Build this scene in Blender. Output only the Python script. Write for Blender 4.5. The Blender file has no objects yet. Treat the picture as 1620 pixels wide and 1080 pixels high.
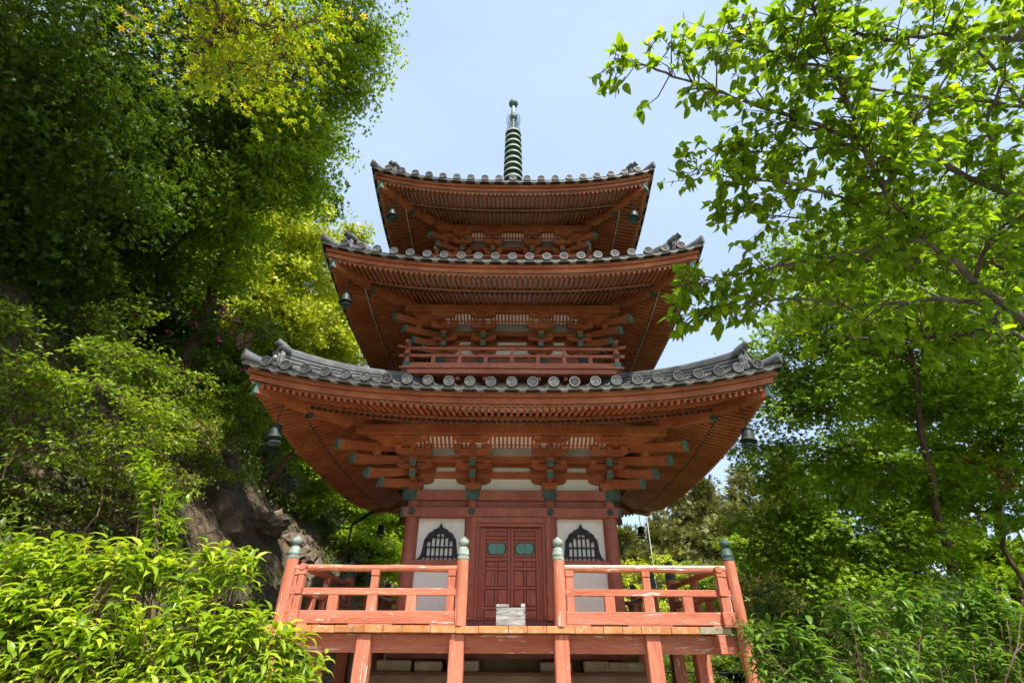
import bpy, math, random
import numpy as np
from mathutils import Matrix, Vector, noise as mnoise

R = math.radians
sc = bpy.context.scene
C = sc.collection

# ------------------------------------------------------------------ camera
F = 780.0                       # focal length in pixels of a 1620 px wide frame
TILT = R(32.0)
CAM = Vector((0.0, -12.53, 1.5))
cd = bpy.data.cameras.new('camera')
cd.sensor_width = 36.0
cd.lens = 36.0 * F / 1620.0
cd.clip_start = 0.05
cd.clip_end = 3000.0
cam = bpy.data.objects.new('camera', cd)
cam.matrix_world = Matrix.Translation(CAM) @ Matrix.Rotation(R(90) + TILT, 4, 'X') @ Matrix.Rotation(R(0.35), 4, 'Z')
C.objects.link(cam)
sc.camera = cam

# ------------------------------------------------------------------ sky, sun, exposure
SUN_EL, SUN_AZ = R(54), R(23)    # azimuth: degrees to the right of straight behind the camera
sun_dir = Vector((math.sin(SUN_AZ) * math.cos(SUN_EL), -math.cos(SUN_AZ) * math.cos(SUN_EL), math.sin(SUN_EL)))
world = bpy.data.worlds.new('World')
sc.world = world
world.use_nodes = True
wt = world.node_tree
wt.nodes.clear()
wo = wt.nodes.new('ShaderNodeOutputWorld')
bg = wt.nodes.new('ShaderNodeBackground')
sky = wt.nodes.new('ShaderNodeTexSky')
sky.sky_type = 'NISHITA'
sky.sun_disc = False
sky.sun_elevation = SUN_EL
sky.sun_rotation = math.atan2(sun_dir.x, sun_dir.y)
sky.air_density = 1.0
sky.dust_density = 2.2
sky.ozone_density = 1.6
bg.inputs['Strength'].default_value = 0.14
# thin high cloud veil over the whole sky
tc = wt.nodes.new('ShaderNodeTexCoord')
mp = wt.nodes.new('ShaderNodeMapping'); mp.inputs['Scale'].default_value = (1.2, 1.6, 3.2)
nz = wt.nodes.new('ShaderNodeTexNoise'); nz.inputs['Scale'].default_value = 1.7; nz.inputs['Detail'].default_value = 6; nz.inputs['Roughness'].default_value = .55
rp = wt.nodes.new('ShaderNodeValToRGB'); rp.color_ramp.elements[0].position = .30; rp.color_ramp.elements[0].color = (.46, .46, .46, 1)
rp.color_ramp.elements[1].position = .80; rp.color_ramp.elements[1].color = (.66, .66, .66, 1)
mx = wt.nodes.new('ShaderNodeMixRGB'); mx.inputs['Color2'].default_value = (3.1, 3.85, 5.0, 1)
wt.links.new(tc.outputs['Generated'], mp.inputs['Vector']); wt.links.new(mp.outputs[0], nz.inputs['Vector'])
wt.links.new(nz.outputs['Fac'], rp.inputs[0]); wt.links.new(rp.outputs[0], mx.inputs['Fac'])
wt.links.new(sky.outputs[0], mx.inputs['Color1']); wt.links.new(mx.outputs[0], bg.inputs['Color'])
wt.links.new(bg.outputs[0], wo.inputs[0])

sd = bpy.data.lights.new('sun', 'SUN')
sd.energy = 4.8
sd.angle = R(0.53)
sd.color = (1.0, .95, .86)
so = bpy.data.objects.new('sun', sd)
so.rotation_euler = (-sun_dir).to_track_quat('-Z', 'Y').to_euler()
so.location = sun_dir * 60
C.objects.link(so)

sc.view_settings.view_transform = 'Standard'
sc.view_settings.look = 'None'
sc.view_settings.exposure = 1.0
sc.view_settings.gamma = 1.0
sc.view_settings.use_curve_mapping = False
sc.cycles.max_bounces = 5
sc.cycles.diffuse_bounces = 4
sc.cycles.glossy_bounces = 1
sc.cycles.transmission_bounces = 3
sc.cycles.use_adaptive_sampling = True
sc.cycles.adaptive_threshold = .03
sc.cycles.caustics_reflective = False
sc.cycles.caustics_refractive = False
sc.cycles.transparent_max_bounces = 4
sc.cycles.use_denoising = True

rng = np.random.default_rng(7)
random.seed(7)
CT, ST = math.cos(TILT), math.sin(TILT)


def PD(px, py, depth):
    """world point seen at photo pixel (px, py) at this depth along the optical axis"""
    u, v = px - 810.0, 540.0 - py
    k = depth / F
    return np.array((u * k, CAM.y + (F * CT - v * ST) * k, CAM.z + (F * ST + v * CT) * k))


def project(P):
    d = P - np.array(CAM)
    dep = d[:, 1] * CT + d[:, 2] * ST
    vv = -d[:, 1] * ST + d[:, 2] * CT
    return 810 + F * d[:, 0] / np.maximum(dep, .01), 540 - F * vv / np.maximum(dep, .01), dep


# ------------------------------------------------------------------ materials
MAT = {}


def nodes_of(name):
    m = bpy.data.materials.new(name)
    m.use_nodes = True
    t = m.node_tree
    b = t.nodes['Principled BSDF']
    MAT[name] = m
    return m, t, b


def rampnode(t, stops, fac):
    r = t.nodes.new('ShaderNodeValToRGB')
    el = r.color_ramp.elements
    while len(el) < len(stops):
        el.new(.5)
    for e, (p, c) in zip(el, stops):
        e.position = p
        e.color = (*c, 1)
    t.links.new(fac, r.inputs[0])
    return r.outputs[0]


def noisenode(t, scale, detail=5, rough=.55, stretch=None, coord='Object', seed=0.0):
    c = t.nodes.new('ShaderNodeTexCoord')
    n = t.nodes.new('ShaderNodeTexNoise')
    n.inputs['Scale'].default_value = scale
    n.inputs['Detail'].default_value = detail
    n.inputs['Roughness'].default_value = rough
    m = t.nodes.new('ShaderNodeMapping')
    m.inputs['Scale'].default_value = stretch or (1, 1, 1)
    m.inputs['Location'].default_value = (seed, seed * .7, seed * 1.3)
    t.links.new(c.outputs[coord], m.inputs[0])
    t.links.new(m.outputs[0], n.inputs['Vector'])
    return n.outputs['Fac']


def mixrgb(t, fac, a, b, mode='MIX'):
    m = t.nodes.new('ShaderNodeMixRGB')
    m.blend_type = mode
    for s, v in ((m.inputs[0], fac), (m.inputs[1], a), (m.inputs[2], b)):
        if hasattr(v, 'is_linked') or hasattr(v, 'links'):
            t.links.new(v, s)
        elif isinstance(v, (int, float)):
            s.default_value = v
        else:
            s.default_value = (*v, 1)
    return m.outputs[0]


def objrand(t, lo, hi):
    o = t.nodes.new('ShaderNodeObjectInfo')
    m = t.nodes.new('ShaderNodeMapRange')
    m.inputs['To Min'].default_value = lo
    m.inputs['To Max'].default_value = hi
    t.links.new(o.outputs['Random'], m.inputs[0])
    return m.outputs[0]


def bump(t, b, h, strength, dist=.01):
    n = t.nodes.new('ShaderNodeBump')
    n.inputs['Strength'].default_value = strength
    n.inputs['Distance'].default_value = dist
    t.links.new(h, n.inputs['Height'])
    t.links.new(n.outputs[0], b.inputs['Normal'])


def paint(name, cols, scale=3.0, stretch=(1, 1, 1), rough=.6, chips=None, chip_at=.66, bumpk=.25, rnd=(.82, 1.12), seed=0., spec=.3, top=None, fine_=(.74, 1.08)):
    """painted or bare surface: base noise ramp, fine streaks, optional worn patches of another colour"""
    m, t, b = nodes_of(name)
    n1 = noisenode(t, scale, 6, .6, stretch, seed=seed)
    col = rampnode(t, [(.28, cols[0]), (.5, cols[1]), (.72, cols[2])], n1)
    n2 = noisenode(t, scale * 9, 4, .6, stretch, seed=seed + 3)
    fine = rampnode(t, [(.3, (fine_[0],) * 3), (.65, (fine_[1],) * 3)], n2)
    col = mixrgb(t, 1.0, col, fine, 'MULTIPLY')
    if chips:
        n3 = noisenode(t, scale * 2.6, 8, .7, stretch, seed=seed + 9)
        msk = rampnode(t, [(chip_at - .012, (0, 0, 0)), (chip_at + .02, (1, 1, 1))], n3)
        col = mixrgb(t, msk, col, chips)
    if top:
        ge = t.nodes.new('ShaderNodeNewGeometry')
        sx = t.nodes.new('ShaderNodeSeparateXYZ')
        t.links.new(ge.outputs['Normal'], sx.inputs[0])
        n4 = noisenode(t, scale * 4, 6, .7, stretch, seed=seed + 15)
        ma = t.nodes.new('ShaderNodeMath'); ma.operation = 'MULTIPLY_ADD'
        t.links.new(n4, ma.inputs[0]); ma.inputs[1].default_value = .9
        mb_ = t.nodes.new('ShaderNodeMath'); mb_.operation = 'SUBTRACT'
        t.links.new(sx.outputs['Z'], mb_.inputs[0]); mb_.inputs[1].default_value = .95
        t.links.new(mb_.outputs[0], ma.inputs[2])
        col = mixrgb(t, rampnode(t, [(.40, (0, 0, 0)), (.55, (1, 1, 1))], ma.outputs[0]), col, top)
    v = objrand(t, *rnd)
    hs = t.nodes.new('ShaderNodeHueSaturation')
    t.links.new(v, hs.inputs['Value'])
    t.links.new(col, hs.inputs['Color'])
    t.links.new(hs.outputs[0], b.inputs['Base Color'])
    b.inputs['Roughness'].default_value = rough
    b.inputs['Specular IOR Level'].default_value = spec
    bump(t, b, n2, bumpk, .012)
    return m


RED = [(.25, .062, .022), (.37, .108, .040), (.47, .165, .074)]
REDP = [(.36, .095, .050), (.45, .142, .080), (.53, .20, .128)]
paint('red_wood', RED, 1.6, (1, 1, 1), .62)
paint('red_wood_wall', [(.28, .086, .056), (.34, .112, .076), (.40, .142, .098)], 1.8, (1, 1, .5), .62, rnd=(.9, 1.08))
paint('red_wood_faded', REDP, 2.2, (.5, 1, 1), .7, rnd=(.9, 1.08))
CHIP = (.66, .50, .42)
paint('red_rail', REDP, 2.4, (.30, 1.4, 2.4), .75, CHIP, .615, rnd=(.92, 1.08), seed=4, top=(.46, .38, .33), bumpk=.5)
paint('red_rail_side', REDP, 2.4, (1.4, .30, 2.4), .75, CHIP, .63, rnd=(.92, 1.08), seed=5, top=(.46, .38, .33), bumpk=.5)
paint('red_post', REDP, 2.4, (2.2, 2.2, .25), .75, CHIP, .615, rnd=(.90, 1.1), seed=6, bumpk=.5)
paint('rail_bare', [(.40, .36, .31), (.54, .50, .45), (.66, .62, .57)], 3, (.3, 2, 2), .85, (.44, .13, .08), .70)
paint('deck_wood', [(.34, .125, .042), (.48, .195, .068), (.55, .29, .125)], 4.2, (1.5, .6, 1), .75, (.36, .34, .28), .60, rnd=(.78, 1.15))
paint('deck_wood_grey', [(.16, .13, .09), (.30, .25, .17), (.48, .30, .14)], 4, (1.5, .3, 1), .8, (.12, .13, .08), .60)
paint('sheathing', [(.58, .46, .38), (.68, .57, .48), (.74, .64, .55)], 2.5, (1, 1, 1), .8, rnd=(.95, 1.05))
paint('plaster', [(.76, .75, .68), (.83, .82, .76), (.86, .85, .80)], 1.3, (1.2, 1.2, .5), .85, rnd=(.98, 1.02), bumpk=.1, fine_=(.92, 1.02))
paint('base_plaster', [(.20, .15, .09), (.29, .22, .13), (.36, .28, .18)], 2, (1, 1, 1.6), .9, rnd=(.97, 1.03))
paint('stone', [(.20, .17, .12), (.32, .28, .20), (.42, .38, .30)], 3, (1, 1, 1), .9, (.16, .19, .08), .66)
paint('tile', [(.050, .052, .053), (.084, .086, .087), (.145, .145, .142)], 4.5, (1, 1, 1), .52, (.30, .30, .27), .70, rnd=(.70, 1.25), spec=.5)
paint('tile_ridge', [(.055, .056, .057), (.098, .100, .101), (.165, .165, .163)], 4, (1, 1, 1), .5, (.26, .26, .25), .68, rnd=(.9, 1.1), spec=.5)
paint('tile_pale', [(.10, .10, .095), (.19, .19, .175), (.33, .32, .30)], 14, (1, 1, 1), .6, (.10, .10, .10), .66, rnd=(.75, 1.15))  # lighter tile grey, with sunlight on the pendant faces put into the colour
paint('tile_mark', [(.07, .07, .068), (.11, .11, .105), (.17, .17, .16)], 9, (1, 1, 1), .6)
paint('tile_face', [(.022, .024, .026), (.038, .040, .042), (.07, .072, .074)], 9, (1, 1, 1), .75, (.14, .14, .13), .72, rnd=(.75, 1.2), spec=.2)
paint('eave_dark', [(.015, .014, .012), (.028, .026, .022), (.05, .045, .035)], 3, (1, 1, 1), .8)
paint('rafter_tip', [(.010, .014, .012), (.018, .026, .022), (.03, .04, .034)], 6, (1, 1, 1), .6)
paint('patina', [(.045, .105, .090), (.080, .165, .140), (.15, .245, .21)], 6, (1, 1, 1), .6, (.28, .33, .28), .69, rnd=(.85, 1.15))
paint('patina_dark', [(.025, .055, .048), (.05, .095, .08), (.10, .16, .135)], 7, (1, 1, 1), .55, (.22, .28, .24), .72, rnd=(.85, 1.15))
paint('patina_pale', [(.13, .175, .145), (.225, .275, .235), (.40, .43, .38)], 9, (1, 1, 1), .6, (.10, .20, .17), .68, rnd=(.9, 1.1))
paint('bell_bronze', [(.014, .022, .020), (.028, .042, .038), (.06, .08, .07)], 7, (1, 1, 1), .5, (.12, .16, .14), .72)
paint('door_plate', [(.07, .22, .18), (.10, .28, .225), (.13, .33, .27)], 5, (1, 1, .2), .5, rnd=(.95, 1.05))
paint('door_red', [(.28, .078, .051), (.335, .098, .065), (.38, .118, .080)], 2.4, (1, 1, .3), .55, rnd=(.93, 1.07))
paint('sill_dark', [(.16, .06, .045), (.20, .075, .06), (.24, .095, .08)], 2, (.4, 1, 1), .6)
paint('black', [(.010, .011, .012), (.016, .017, .018), (.025, .026, .027)], 6, (1, 1, 1), .5)
paint('iron', [(.015, .020, .022), (.03, .038, .040), (.05, .06, .06)], 6, (1, 1, 1), .5)
paint('grey_wood', [(.13, .12, .11), (.28, .27, .255), (.50, .49, .47)], 7, (.4, 1, 2.6), .85, (.06, .055, .05), .60)
paint('bark_grey', [(.07, .055, .045), (.14, .115, .095), (.24, .20, .17)], 7, (1, 1, .35), .9, (.20, .22, .16), .68, bumpk=.6)
paint('bark_brown', [(.05, .028, .018), (.10, .058, .038), (.17, .10, .07)], 9, (1, 1, .5), .85, bumpk=.6)
paint('bark_red', [(.10, .045, .028), (.20, .095, .06), (.36, .22, .16)], 6, (1, 1, .4), .85, bumpk=.6)
paint('twig', [(.10, .085, .065), (.19, .16, .125), (.30, .26, .21)], 9, (1, 1, 1), .9)
paint('white_pole', [(.5, .5, .48), (.6, .6, .58), (.7, .7, .68)], 5, (1, 1, 1), .7)


def earth_material():
    m, t, b = nodes_of('hill_earth')
    n1 = noisenode(t, .9, 9, .62)
    soil = rampnode(t, [(.3, (.06, .042, .024)), (.45, (.14, .10, .06)), (.6, (.26, .20, .135)), (.75, (.38, .32, .24))], n1)
    n2 = noisenode(t, 6, 8, .7, seed=5)
    fine = rampnode(t, [(.3, (.45, .43, .40)), (.7, (1.25, 1.2, 1.1))], n2)
    col = mixrgb(t, 1, soil, fine, 'MULTIPLY')
    n3 = noisenode(t, 1.7, 6, .6, seed=11)
    moss = rampnode(t, [(.5, (0, 0, 0)), (.62, (.8, .8, .8))], n3)
    col = mixrgb(t, moss, col, (.045, .065, .014))
    vo = t.nodes.new('ShaderNodeTexVoronoi'); vo.feature = 'DISTANCE_TO_EDGE'; vo.inputs['Scale'].default_value = 3.5
    cw = t.nodes.new('ShaderNodeTexCoord')
    n5 = t.nodes.new('ShaderNodeTexNoise'); n5.inputs['Scale'].default_value = 2.5; n5.inputs['Detail'].default_value = 6
    t.links.new(cw.outputs['Object'], n5.inputs['Vector'])
    wv = mixrgb(t, .35, cw.outputs['Object'], n5.outputs['Color'])
    t.links.new(wv, vo.inputs['Vector'])
    crack = rampnode(t, [(.0, (.35, .32, .30)), (.07, (1, 1, 1))], vo.outputs['Distance'])
    col = mixrgb(t, 1, col, crack, 'MULTIPLY')
    n6 = noisenode(t, 22, 6, .75, seed=8)
    litter = rampnode(t, [(.54, (0, 0, 0)), (.58, (.8, .8, .8))], n6)
    col = mixrgb(t, litter, col, (.20, .12, .06))
    t.links.new(col, b.inputs['Base Color'])
    b.inputs['Roughness'].default_value = .95
    hm = mixrgb(t, .5, n2, n6)
    hm = mixrgb(t, 1, hm, crack, 'MULTIPLY')
    bump(t, b, hm, 1.0, .22)


def ground_material():
    m, t, b = nodes_of('ground_gravel')
    n1 = noisenode(t, .35, 6, .6)
    c1 = rampnode(t, [(.35, (.38, .35, .29)), (.6, (.50, .47, .40))], n1)
    n2 = noisenode(t, 40, 3, .6)
    c2 = rampnode(t, [(.3, (.6, .6, .6)), (.7, (1.15, 1.15, 1.15))], n2)
    col = mixrgb(t, 1, c1, c2, 'MULTIPLY')
    g = noisenode(t, .35, 5, .6, seed=2)
    cc = t.nodes.new('ShaderNodeTexCoord')
    sp = t.nodes.new('ShaderNodeSeparateXYZ'); t.links.new(cc.outputs['Object'], sp.inputs[0])
    mr = t.nodes.new('ShaderNodeMapRange'); mr.inputs['From Min'].default_value = 2.6; mr.inputs['From Max'].default_value = 4.6
    t.links.new(sp.outputs['X'], mr.inputs[0])
    ad = t.nodes.new('ShaderNodeMath'); ad.operation = 'MULTIPLY_ADD'
    t.links.new(g, ad.inputs[0]); ad.inputs[1].default_value = .8; t.links.new(mr.outputs[0], ad.inputs[2])
    gm = rampnode(t, [(.72, (0, 0, 0)), (.88, (1, 1, 1))], ad.outputs[0])
    col = mixrgb(t, gm, col, (.07, .10, .025))
    t.links.new(col, b.inputs['Base Color'])
    b.inputs['Roughness'].default_value = .95
    bump(t, b, n2, .6, .02)


def rock_material():
    m, t, b = nodes_of('rock')
    n1 = noisenode(t, 1.6, 9, .65)
    c = rampnode(t, [(.3, (.085, .060, .038)), (.5, (.22, .165, .11)), (.7, (.38, .30, .215))], n1)
    n2 = noisenode(t, 9, 10, .8, (1, 1, 2.4), seed=3)
    f = rampnode(t, [(.3, (.5, .5, .5)), (.7, (1.2, 1.2, 1.2))], n2)
    c = mixrgb(t, 1, c, f, 'MULTIPLY')
    t.links.new(c, b.inputs['Base Color'])
    b.inputs['Roughness'].default_value = .95
    bump(t, b, n2, 1.0, .1)


def leaf_material(name, stops, trans=.45, tcol=(1.25, 1.35, .55), rough=.42, spec=.4):
    m = bpy.data.materials.new(name)
    m.use_nodes = True
    t = m.node_tree
    b = t.nodes['Principled BSDF']
    a = t.nodes.new('ShaderNodeAttribute')
    a.attribute_name = 'tint'
    col = rampnode(t, stops, a.outputs['Fac'])
    t.links.new(col, b.inputs['Base Color'])
    b.inputs['Roughness'].default_value = rough
    b.inputs['Specular IOR Level'].default_value = spec
    tr = t.nodes.new('ShaderNodeBsdfTranslucent')
    tc_ = mixrgb(t, 1.0, col, tcol, 'MULTIPLY')
    t.links.new(tc_, tr.inputs['Color'])
    ms = t.nodes.new('ShaderNodeMixShader')
    ms.inputs[0].default_value = trans
    t.links.new(b.outputs[0], ms.inputs[1])
    t.links.new(tr.outputs[0], ms.inputs[2])
    t.links.new(ms.outputs[0], t.nodes['Material Output'].inputs[0])
    MAT[name] = m
    return m


earth_material(); ground_material(); rock_material()
leaf_material('leaf_maple_dark', [(0, (.040, .085, .006)), (.6, (.080, .155, .009)), (1, (.16, .25, .012))], .5, (1.5, 1.4, .4))  # maple greens darkened, putting the canopy's shade into the leaf colour
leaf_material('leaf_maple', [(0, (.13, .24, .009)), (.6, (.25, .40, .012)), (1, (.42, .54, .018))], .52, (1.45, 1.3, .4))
leaf_material('leaf_maple_gold', [(0, (.20, .32, .012)), (.55, (.36, .44, .016)), (.88, (.52, .46, .025)), (1, (.50, .15, .02))], .5, (1.35, 1.25, .4))
leaf_material('leaf_yellowgreen', [(0, (.30, .40, .014)), (.6, (.50, .55, .02)), (1, (.64, .62, .04))], .42, (1.2, 1.2, .5))
leaf_material('leaf_cherry', [(0, (.085, .17, .010)), (.6, (.17, .28, .014)), (1, (.32, .42, .02))], .62, (1.9, 1.75, .4), rough=.45, spec=.25)
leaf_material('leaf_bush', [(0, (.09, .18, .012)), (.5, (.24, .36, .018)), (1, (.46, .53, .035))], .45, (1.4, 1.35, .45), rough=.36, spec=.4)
leaf_material('leaf_bush_shade', [(0, (.06, .14, .018)), (.6, (.13, .24, .025)), (1, (.25, .37, .05))], .45, (1.4, 1.4, .5), rough=.34, spec=.4)  # darker copy of the bush leaf, with the bush's shade in its colour
leaf_material('leaf_under', [(0, (.05, .09, .010)), (.5, (.12, .19, .016)), (.85, (.22, .29, .022)), (1, (.27, .20, .07))], .4, (1.4, 1.4, .5))
leaf_material('leaf_shrub', [(0, (.10, .18, .010)), (.6, (.21, .32, .014)), (1, (.36, .43, .02))], .48, (1.4, 1.35, .4))
leaf_material('leaf_conifer', [(0, (.075, .09, .016)), (.5, (.16, .17, .034)), (.9, (.25, .24, .065)), (1, (.32, .23, .11))], .25, (1.2, 1.2, .8), rough=.6)
leaf_material('leaf_red', [(0, (.16, .03, .012)), (.6, (.30, .06, .02)), (1, (.38, .14, .03))], .45)
leaf_material('petal', [(0, (.45, .03, .25)), (.7, (.62, .08, .40)), (1, (.70, .40, .52))], .4)


# ------------------------------------------------------------------ mesh helpers
class MB:
    def __init__(self):
        self.v, self.f, self.m, self.T = [], [], [], None
        self.mi = 0

    def add(self, vs, fs):
        o = len(self.v)
        if self.T is not None:
            T = self.T
            vs = [tuple(T @ Vector(p)) for p in vs]
        self.v.extend(tuple(map(float, p)) for p in vs)
        self.f.extend(tuple(i + o for i in f) for f in fs)
        self.m.extend([self.mi] * len(fs))
        return self

    def box(self, x0, x1, y0, y1, z0, z1, b=0.0):
        if b <= 0:
            vs = [(x, y, z) for z in (z0, z1) for y in (y0, y1) for x in (x0, x1)]
            return self.add(vs, [(0, 2, 3, 1), (4, 5, 7, 6), (0, 1, 5, 4), (2, 6, 7, 3), (0, 4, 6, 2), (1, 3, 7, 5)])
        X, Y, Z = (x0, x1), (y0, y1), (z0, z1)
        vs, idx = [], {}
        for i in (0, 1):
            for j in (0, 1):
                for k in (0, 1):
                    for a in range(3):
                        p = [X[i], Y[j], Z[k]]
                        for q in range(3):
                            if q != a:
                                p[q] += b * (1 if (i, j, k)[q] == 0 else -1)
                        # vertex lying on the face whose normal is axis a
                        idx[(i, j, k, a)] = len(vs)
                        vs.append(tuple(p))
        fs = []
        for a in range(3):
            o = [q for q in range(3) if q != a]
            for s in (0, 1):
                q4 = []
                for (d, e) in ((0, 0), (1, 0), (1, 1), (0, 1)):
                    c = [0, 0, 0]; c[a] = s; c[o[0]] = d; c[o[1]] = e
                    q4.append(idx[(*c, a)])
                fs.append(tuple(q4))
        for a in range(3):           # edges parallel to axis a
            o = [q for q in range(3) if q != a]
            for d in (0, 1):
                for e in (0, 1):
                    c0 = [0, 0, 0]; c0[o[0]] = d; c0[o[1]] = e
                    c1 = list(c0); c1[a] = 1
                    fs.append((idx[(*c0, o[0])], idx[(*c1, o[0])], idx[(*c1, o[1])], idx[(*c0, o[1])]))
        for i in (0, 1):
            for j in (0, 1):
                for k in (0, 1):
                    fs.append((idx[(i, j, k, 0)], idx[(i, j, k, 1)], idx[(i, j, k, 2)]))
        return self.add(vs, fs)

    def bar(self, p0, p1, w, h, up=(0, 0, 1), w1=None, h1=None):
        p0, p1 = Vector(p0), Vector(p1)
        d = (p1 - p0).normalized()
        s = d.cross(Vector(up)).normalized()
        u = s.cross(d)
        w1 = w if w1 is None else w1
        h1 = h if h1 is None else h1
        vs = []
        for p, a, c in ((p0, w, h), (p1, w1, h1)):
            vs += [p - s * a / 2 - u * c / 2, p + s * a / 2 - u * c / 2, p + s * a / 2 + u * c / 2, p - s * a / 2 + u * c / 2]
        return self.add(vs, [(3, 2, 1, 0), (4, 5, 6, 7), (0, 1, 5, 4), (1, 2, 6, 5), (2, 3, 7, 6), (3, 0, 4, 7)])

    def sweep(self, secs, closed=True, caps=True):
        """secs: list of rings (lists of points of equal count)"""
        n = len(secs[0])
        vs = [p for s in secs for p in s]
        fs = []
        for i in range(len(secs) - 1):
            for j in range(n if closed else n - 1):
                a, b_ = i * n + j, i * n + (j + 1) % n
                fs.append((a, b_, b_ + n, a + n))
        if caps and closed:
            fs.append(tuple(range(n - 1, -1, -1)))
            fs.append(tuple(range((len(secs) - 1) * n, len(secs) * n)))
        return self.add(vs, fs)

    def prism(self, poly, to3, d0, d1):
        n = len(poly)
        vs = [to3(a, b_, d0) for a, b_ in poly] + [to3(a, b_, d1) for a, b_ in poly]
        fs = [tuple(range(n)), tuple(range(2 * n - 1, n - 1, -1))]
        fs += [(i, i + n, (i + 1) % n + n, (i + 1) % n) for i in range(n)]
        return self.add(vs, fs)

    def lathe(self, prof, c=(0, 0, 0), n=16, axis='z'):
        rings = []
        for r, z in prof:
            ring = []
            for k in range(n):
                a = 2 * math.pi * k / n
                if axis == 'z':
                    ring.append((c[0] + r * math.cos(a), c[1] + r * math.sin(a), c[2] + z))
                else:
                    ring.append((c[0] + r * math.cos(a), c[1] + z, c[2] + r * math.sin(a)))
            rings.append(ring)
        return self.sweep(rings)

    def tube(self, pts, rad, n=6):
        pts = [Vector(p) for p in pts]
        rings = []
        for i, p in enumerate(pts):
            d = (pts[min(i + 1, len(pts) - 1)] - pts[max(i - 1, 0)])
            d = d.normalized() if d.length > 1e-9 else Vector((0, 0, 1))
            s = d.cross(Vector((.21, .13, 1)) if abs(d.z) < .9 else Vector((1, .2, 0))).normalized()
            u = s.cross(d)
            r = rad[i] if hasattr(rad, '__len__') else rad
            rings.append([p + s * (r * math.cos(2 * math.pi * k / n)) + u * (r * math.sin(2 * math.pi * k / n)) for k in range(n)])
        return self.sweep(rings)

    def mesh(self, name, mats, smooth=False):
        me = bpy.data.meshes.new(name)
        me.from_pydata(self.v, [], self.f)
        for m in ([mats] if isinstance(mats, str) else mats):
            me.materials.append(MAT[m])
        if any(self.m):
            me.polygons.foreach_set('material_index', self.m)
        if smooth:
            me.polygons.foreach_set('use_smooth', [True] * len(me.polygons))
            try:
                me.set_sharp_from_angle(angle=R(38))
            except Exception:
                pass
        me.update()
        return me

    def build(self, name, mats, parent=None, smooth=False, kind=None):
        return link(name, self.mesh(name, mats, smooth), parent, kind=kind)


def link(name, data, parent=None, M=None, kind=None):
    o = bpy.data.objects.new(name, data)
    C.objects.link(o)
    if parent is not None:
        o.parent = parent
    if M is not None:
        o.matrix_local = M
    if kind:
        o['kind'] = kind
    return o


def thing(name, label, cat, loc=(0, 0, 0), group=None):
    o = link(name, None)
    o.location = loc
    tag(o, label, cat, group)
    return o


def tag(o, label, cat, group=None):
    o['label'] = label
    o['category'] = cat
    if group:
        o['group'] = group
    return o


def RZ(k):
    return Matrix.Rotation(k * math.pi / 2, 4, 'Z')


# ------------------------------------------------------------------ terrain
def lattice(ix, iy, seed):
    h = np.sin(ix * 127.1 + iy * 311.7 + seed * 74.7) * 43758.5453
    return h - np.floor(h)


def vnoise(x, y, seed=0):
    ix, iy = np.floor(x), np.floor(y)
    fx, fy = x - ix, y - iy
    fx, fy = fx * fx * (3 - 2 * fx), fy * fy * (3 - 2 * fy)
    a, b_, c, d = lattice(ix, iy, seed), lattice(ix + 1, iy, seed), lattice(ix, iy + 1, seed), lattice(ix + 1, iy + 1, seed)
    return (a * (1 - fx) + b_ * fx) * (1 - fy) + (c * (1 - fx) + d * fx) * fy


def fbm(x, y, seed=0, o=5):
    s, a = 0., .5
    for i in range(o):
        s = s + a * (vnoise(x, y, seed + i) - .5)
        x, y, a = x * 2.03 + 11, y * 2.03 + 7, a * .5
    return s


def hill(x, y):
    x, y = np.asarray(x, float), np.asarray(y, float)
    toe = -4.6 + np.maximum(0, y - 5) * .17 - np.maximum(0, -6 - y) * .10
    d = toe - x
    dd = np.maximum(d, 0)
    h = 22 * (1 - np.exp(-1.9 * dd / 22))
    ramp = np.clip(d / 2.0, 0, 1)
    h = h + ramp * (1.5 * fbm(x * .55, y * .55, 3) + 2.0 * fbm(x * .2, y * .2, 9)) + ramp * .35 * fbm(x * 2.2, y * 2.2, 5)
    # gully with bare soil running down the slope
    g = np.exp(-((y - (3.55 + .18 * (x + 9))) / .8) ** 2)
    h = h - ramp * .55 * g
    return np.where(d > 0, h, -.03) 


def make_terrain():
    mb = MB()
    S = 600
    mb.add([(-S, -S, 0), (S, -S, 0), (S, S, 0), (-S, S, 0)], [(0, 1, 2, 3)])
    o = mb.build('ground', 'ground_gravel')
    o['kind'] = 'structure'
    xs = np.concatenate([np.linspace(-60, -24, 24)[:-1], np.linspace(-24, -3.6, 120), np.linspace(-3.5, 3, 16)])
    ys = np.concatenate([np.linspace(-26, -11, 40)[:-1], np.linspace(-11, 14, 140), np.linspace(14.4, 60, 50)])
    X, Y = np.meshgrid(xs, ys)
    Z = hill(X, Y)
    nx, ny = len(xs), len(ys)
    V = np.stack([X, Y, Z], -1).reshape(-1, 3)
    fs = []
    for j in range(ny - 1):
        for i in range(nx - 1):
            a = j * nx + i
            if max(V[a][2], V[a + 1][2], V[a + nx][2], V[a + nx + 1][2]) > 0:
                fs.append((a, a + 1, a + nx + 1, a + nx))
    me = bpy.data.meshes.new('hillside')
    me.from_pydata(V.tolist(), [], fs)
    me.materials.append(MAT['hill_earth'])
    me.polygons.foreach_set('use_smooth', [True] * len(fs))
    o = link('hillside', me)
    o['kind'] = 'structure'


make_terrain()

# ------------------------------------------------------------------ pagoda
pagoda = thing('pagoda', 'three-storied vermilion wooden pagoda with grey tiled roofs and green bronze spire', 'pagoda')
RISE = .385


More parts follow.
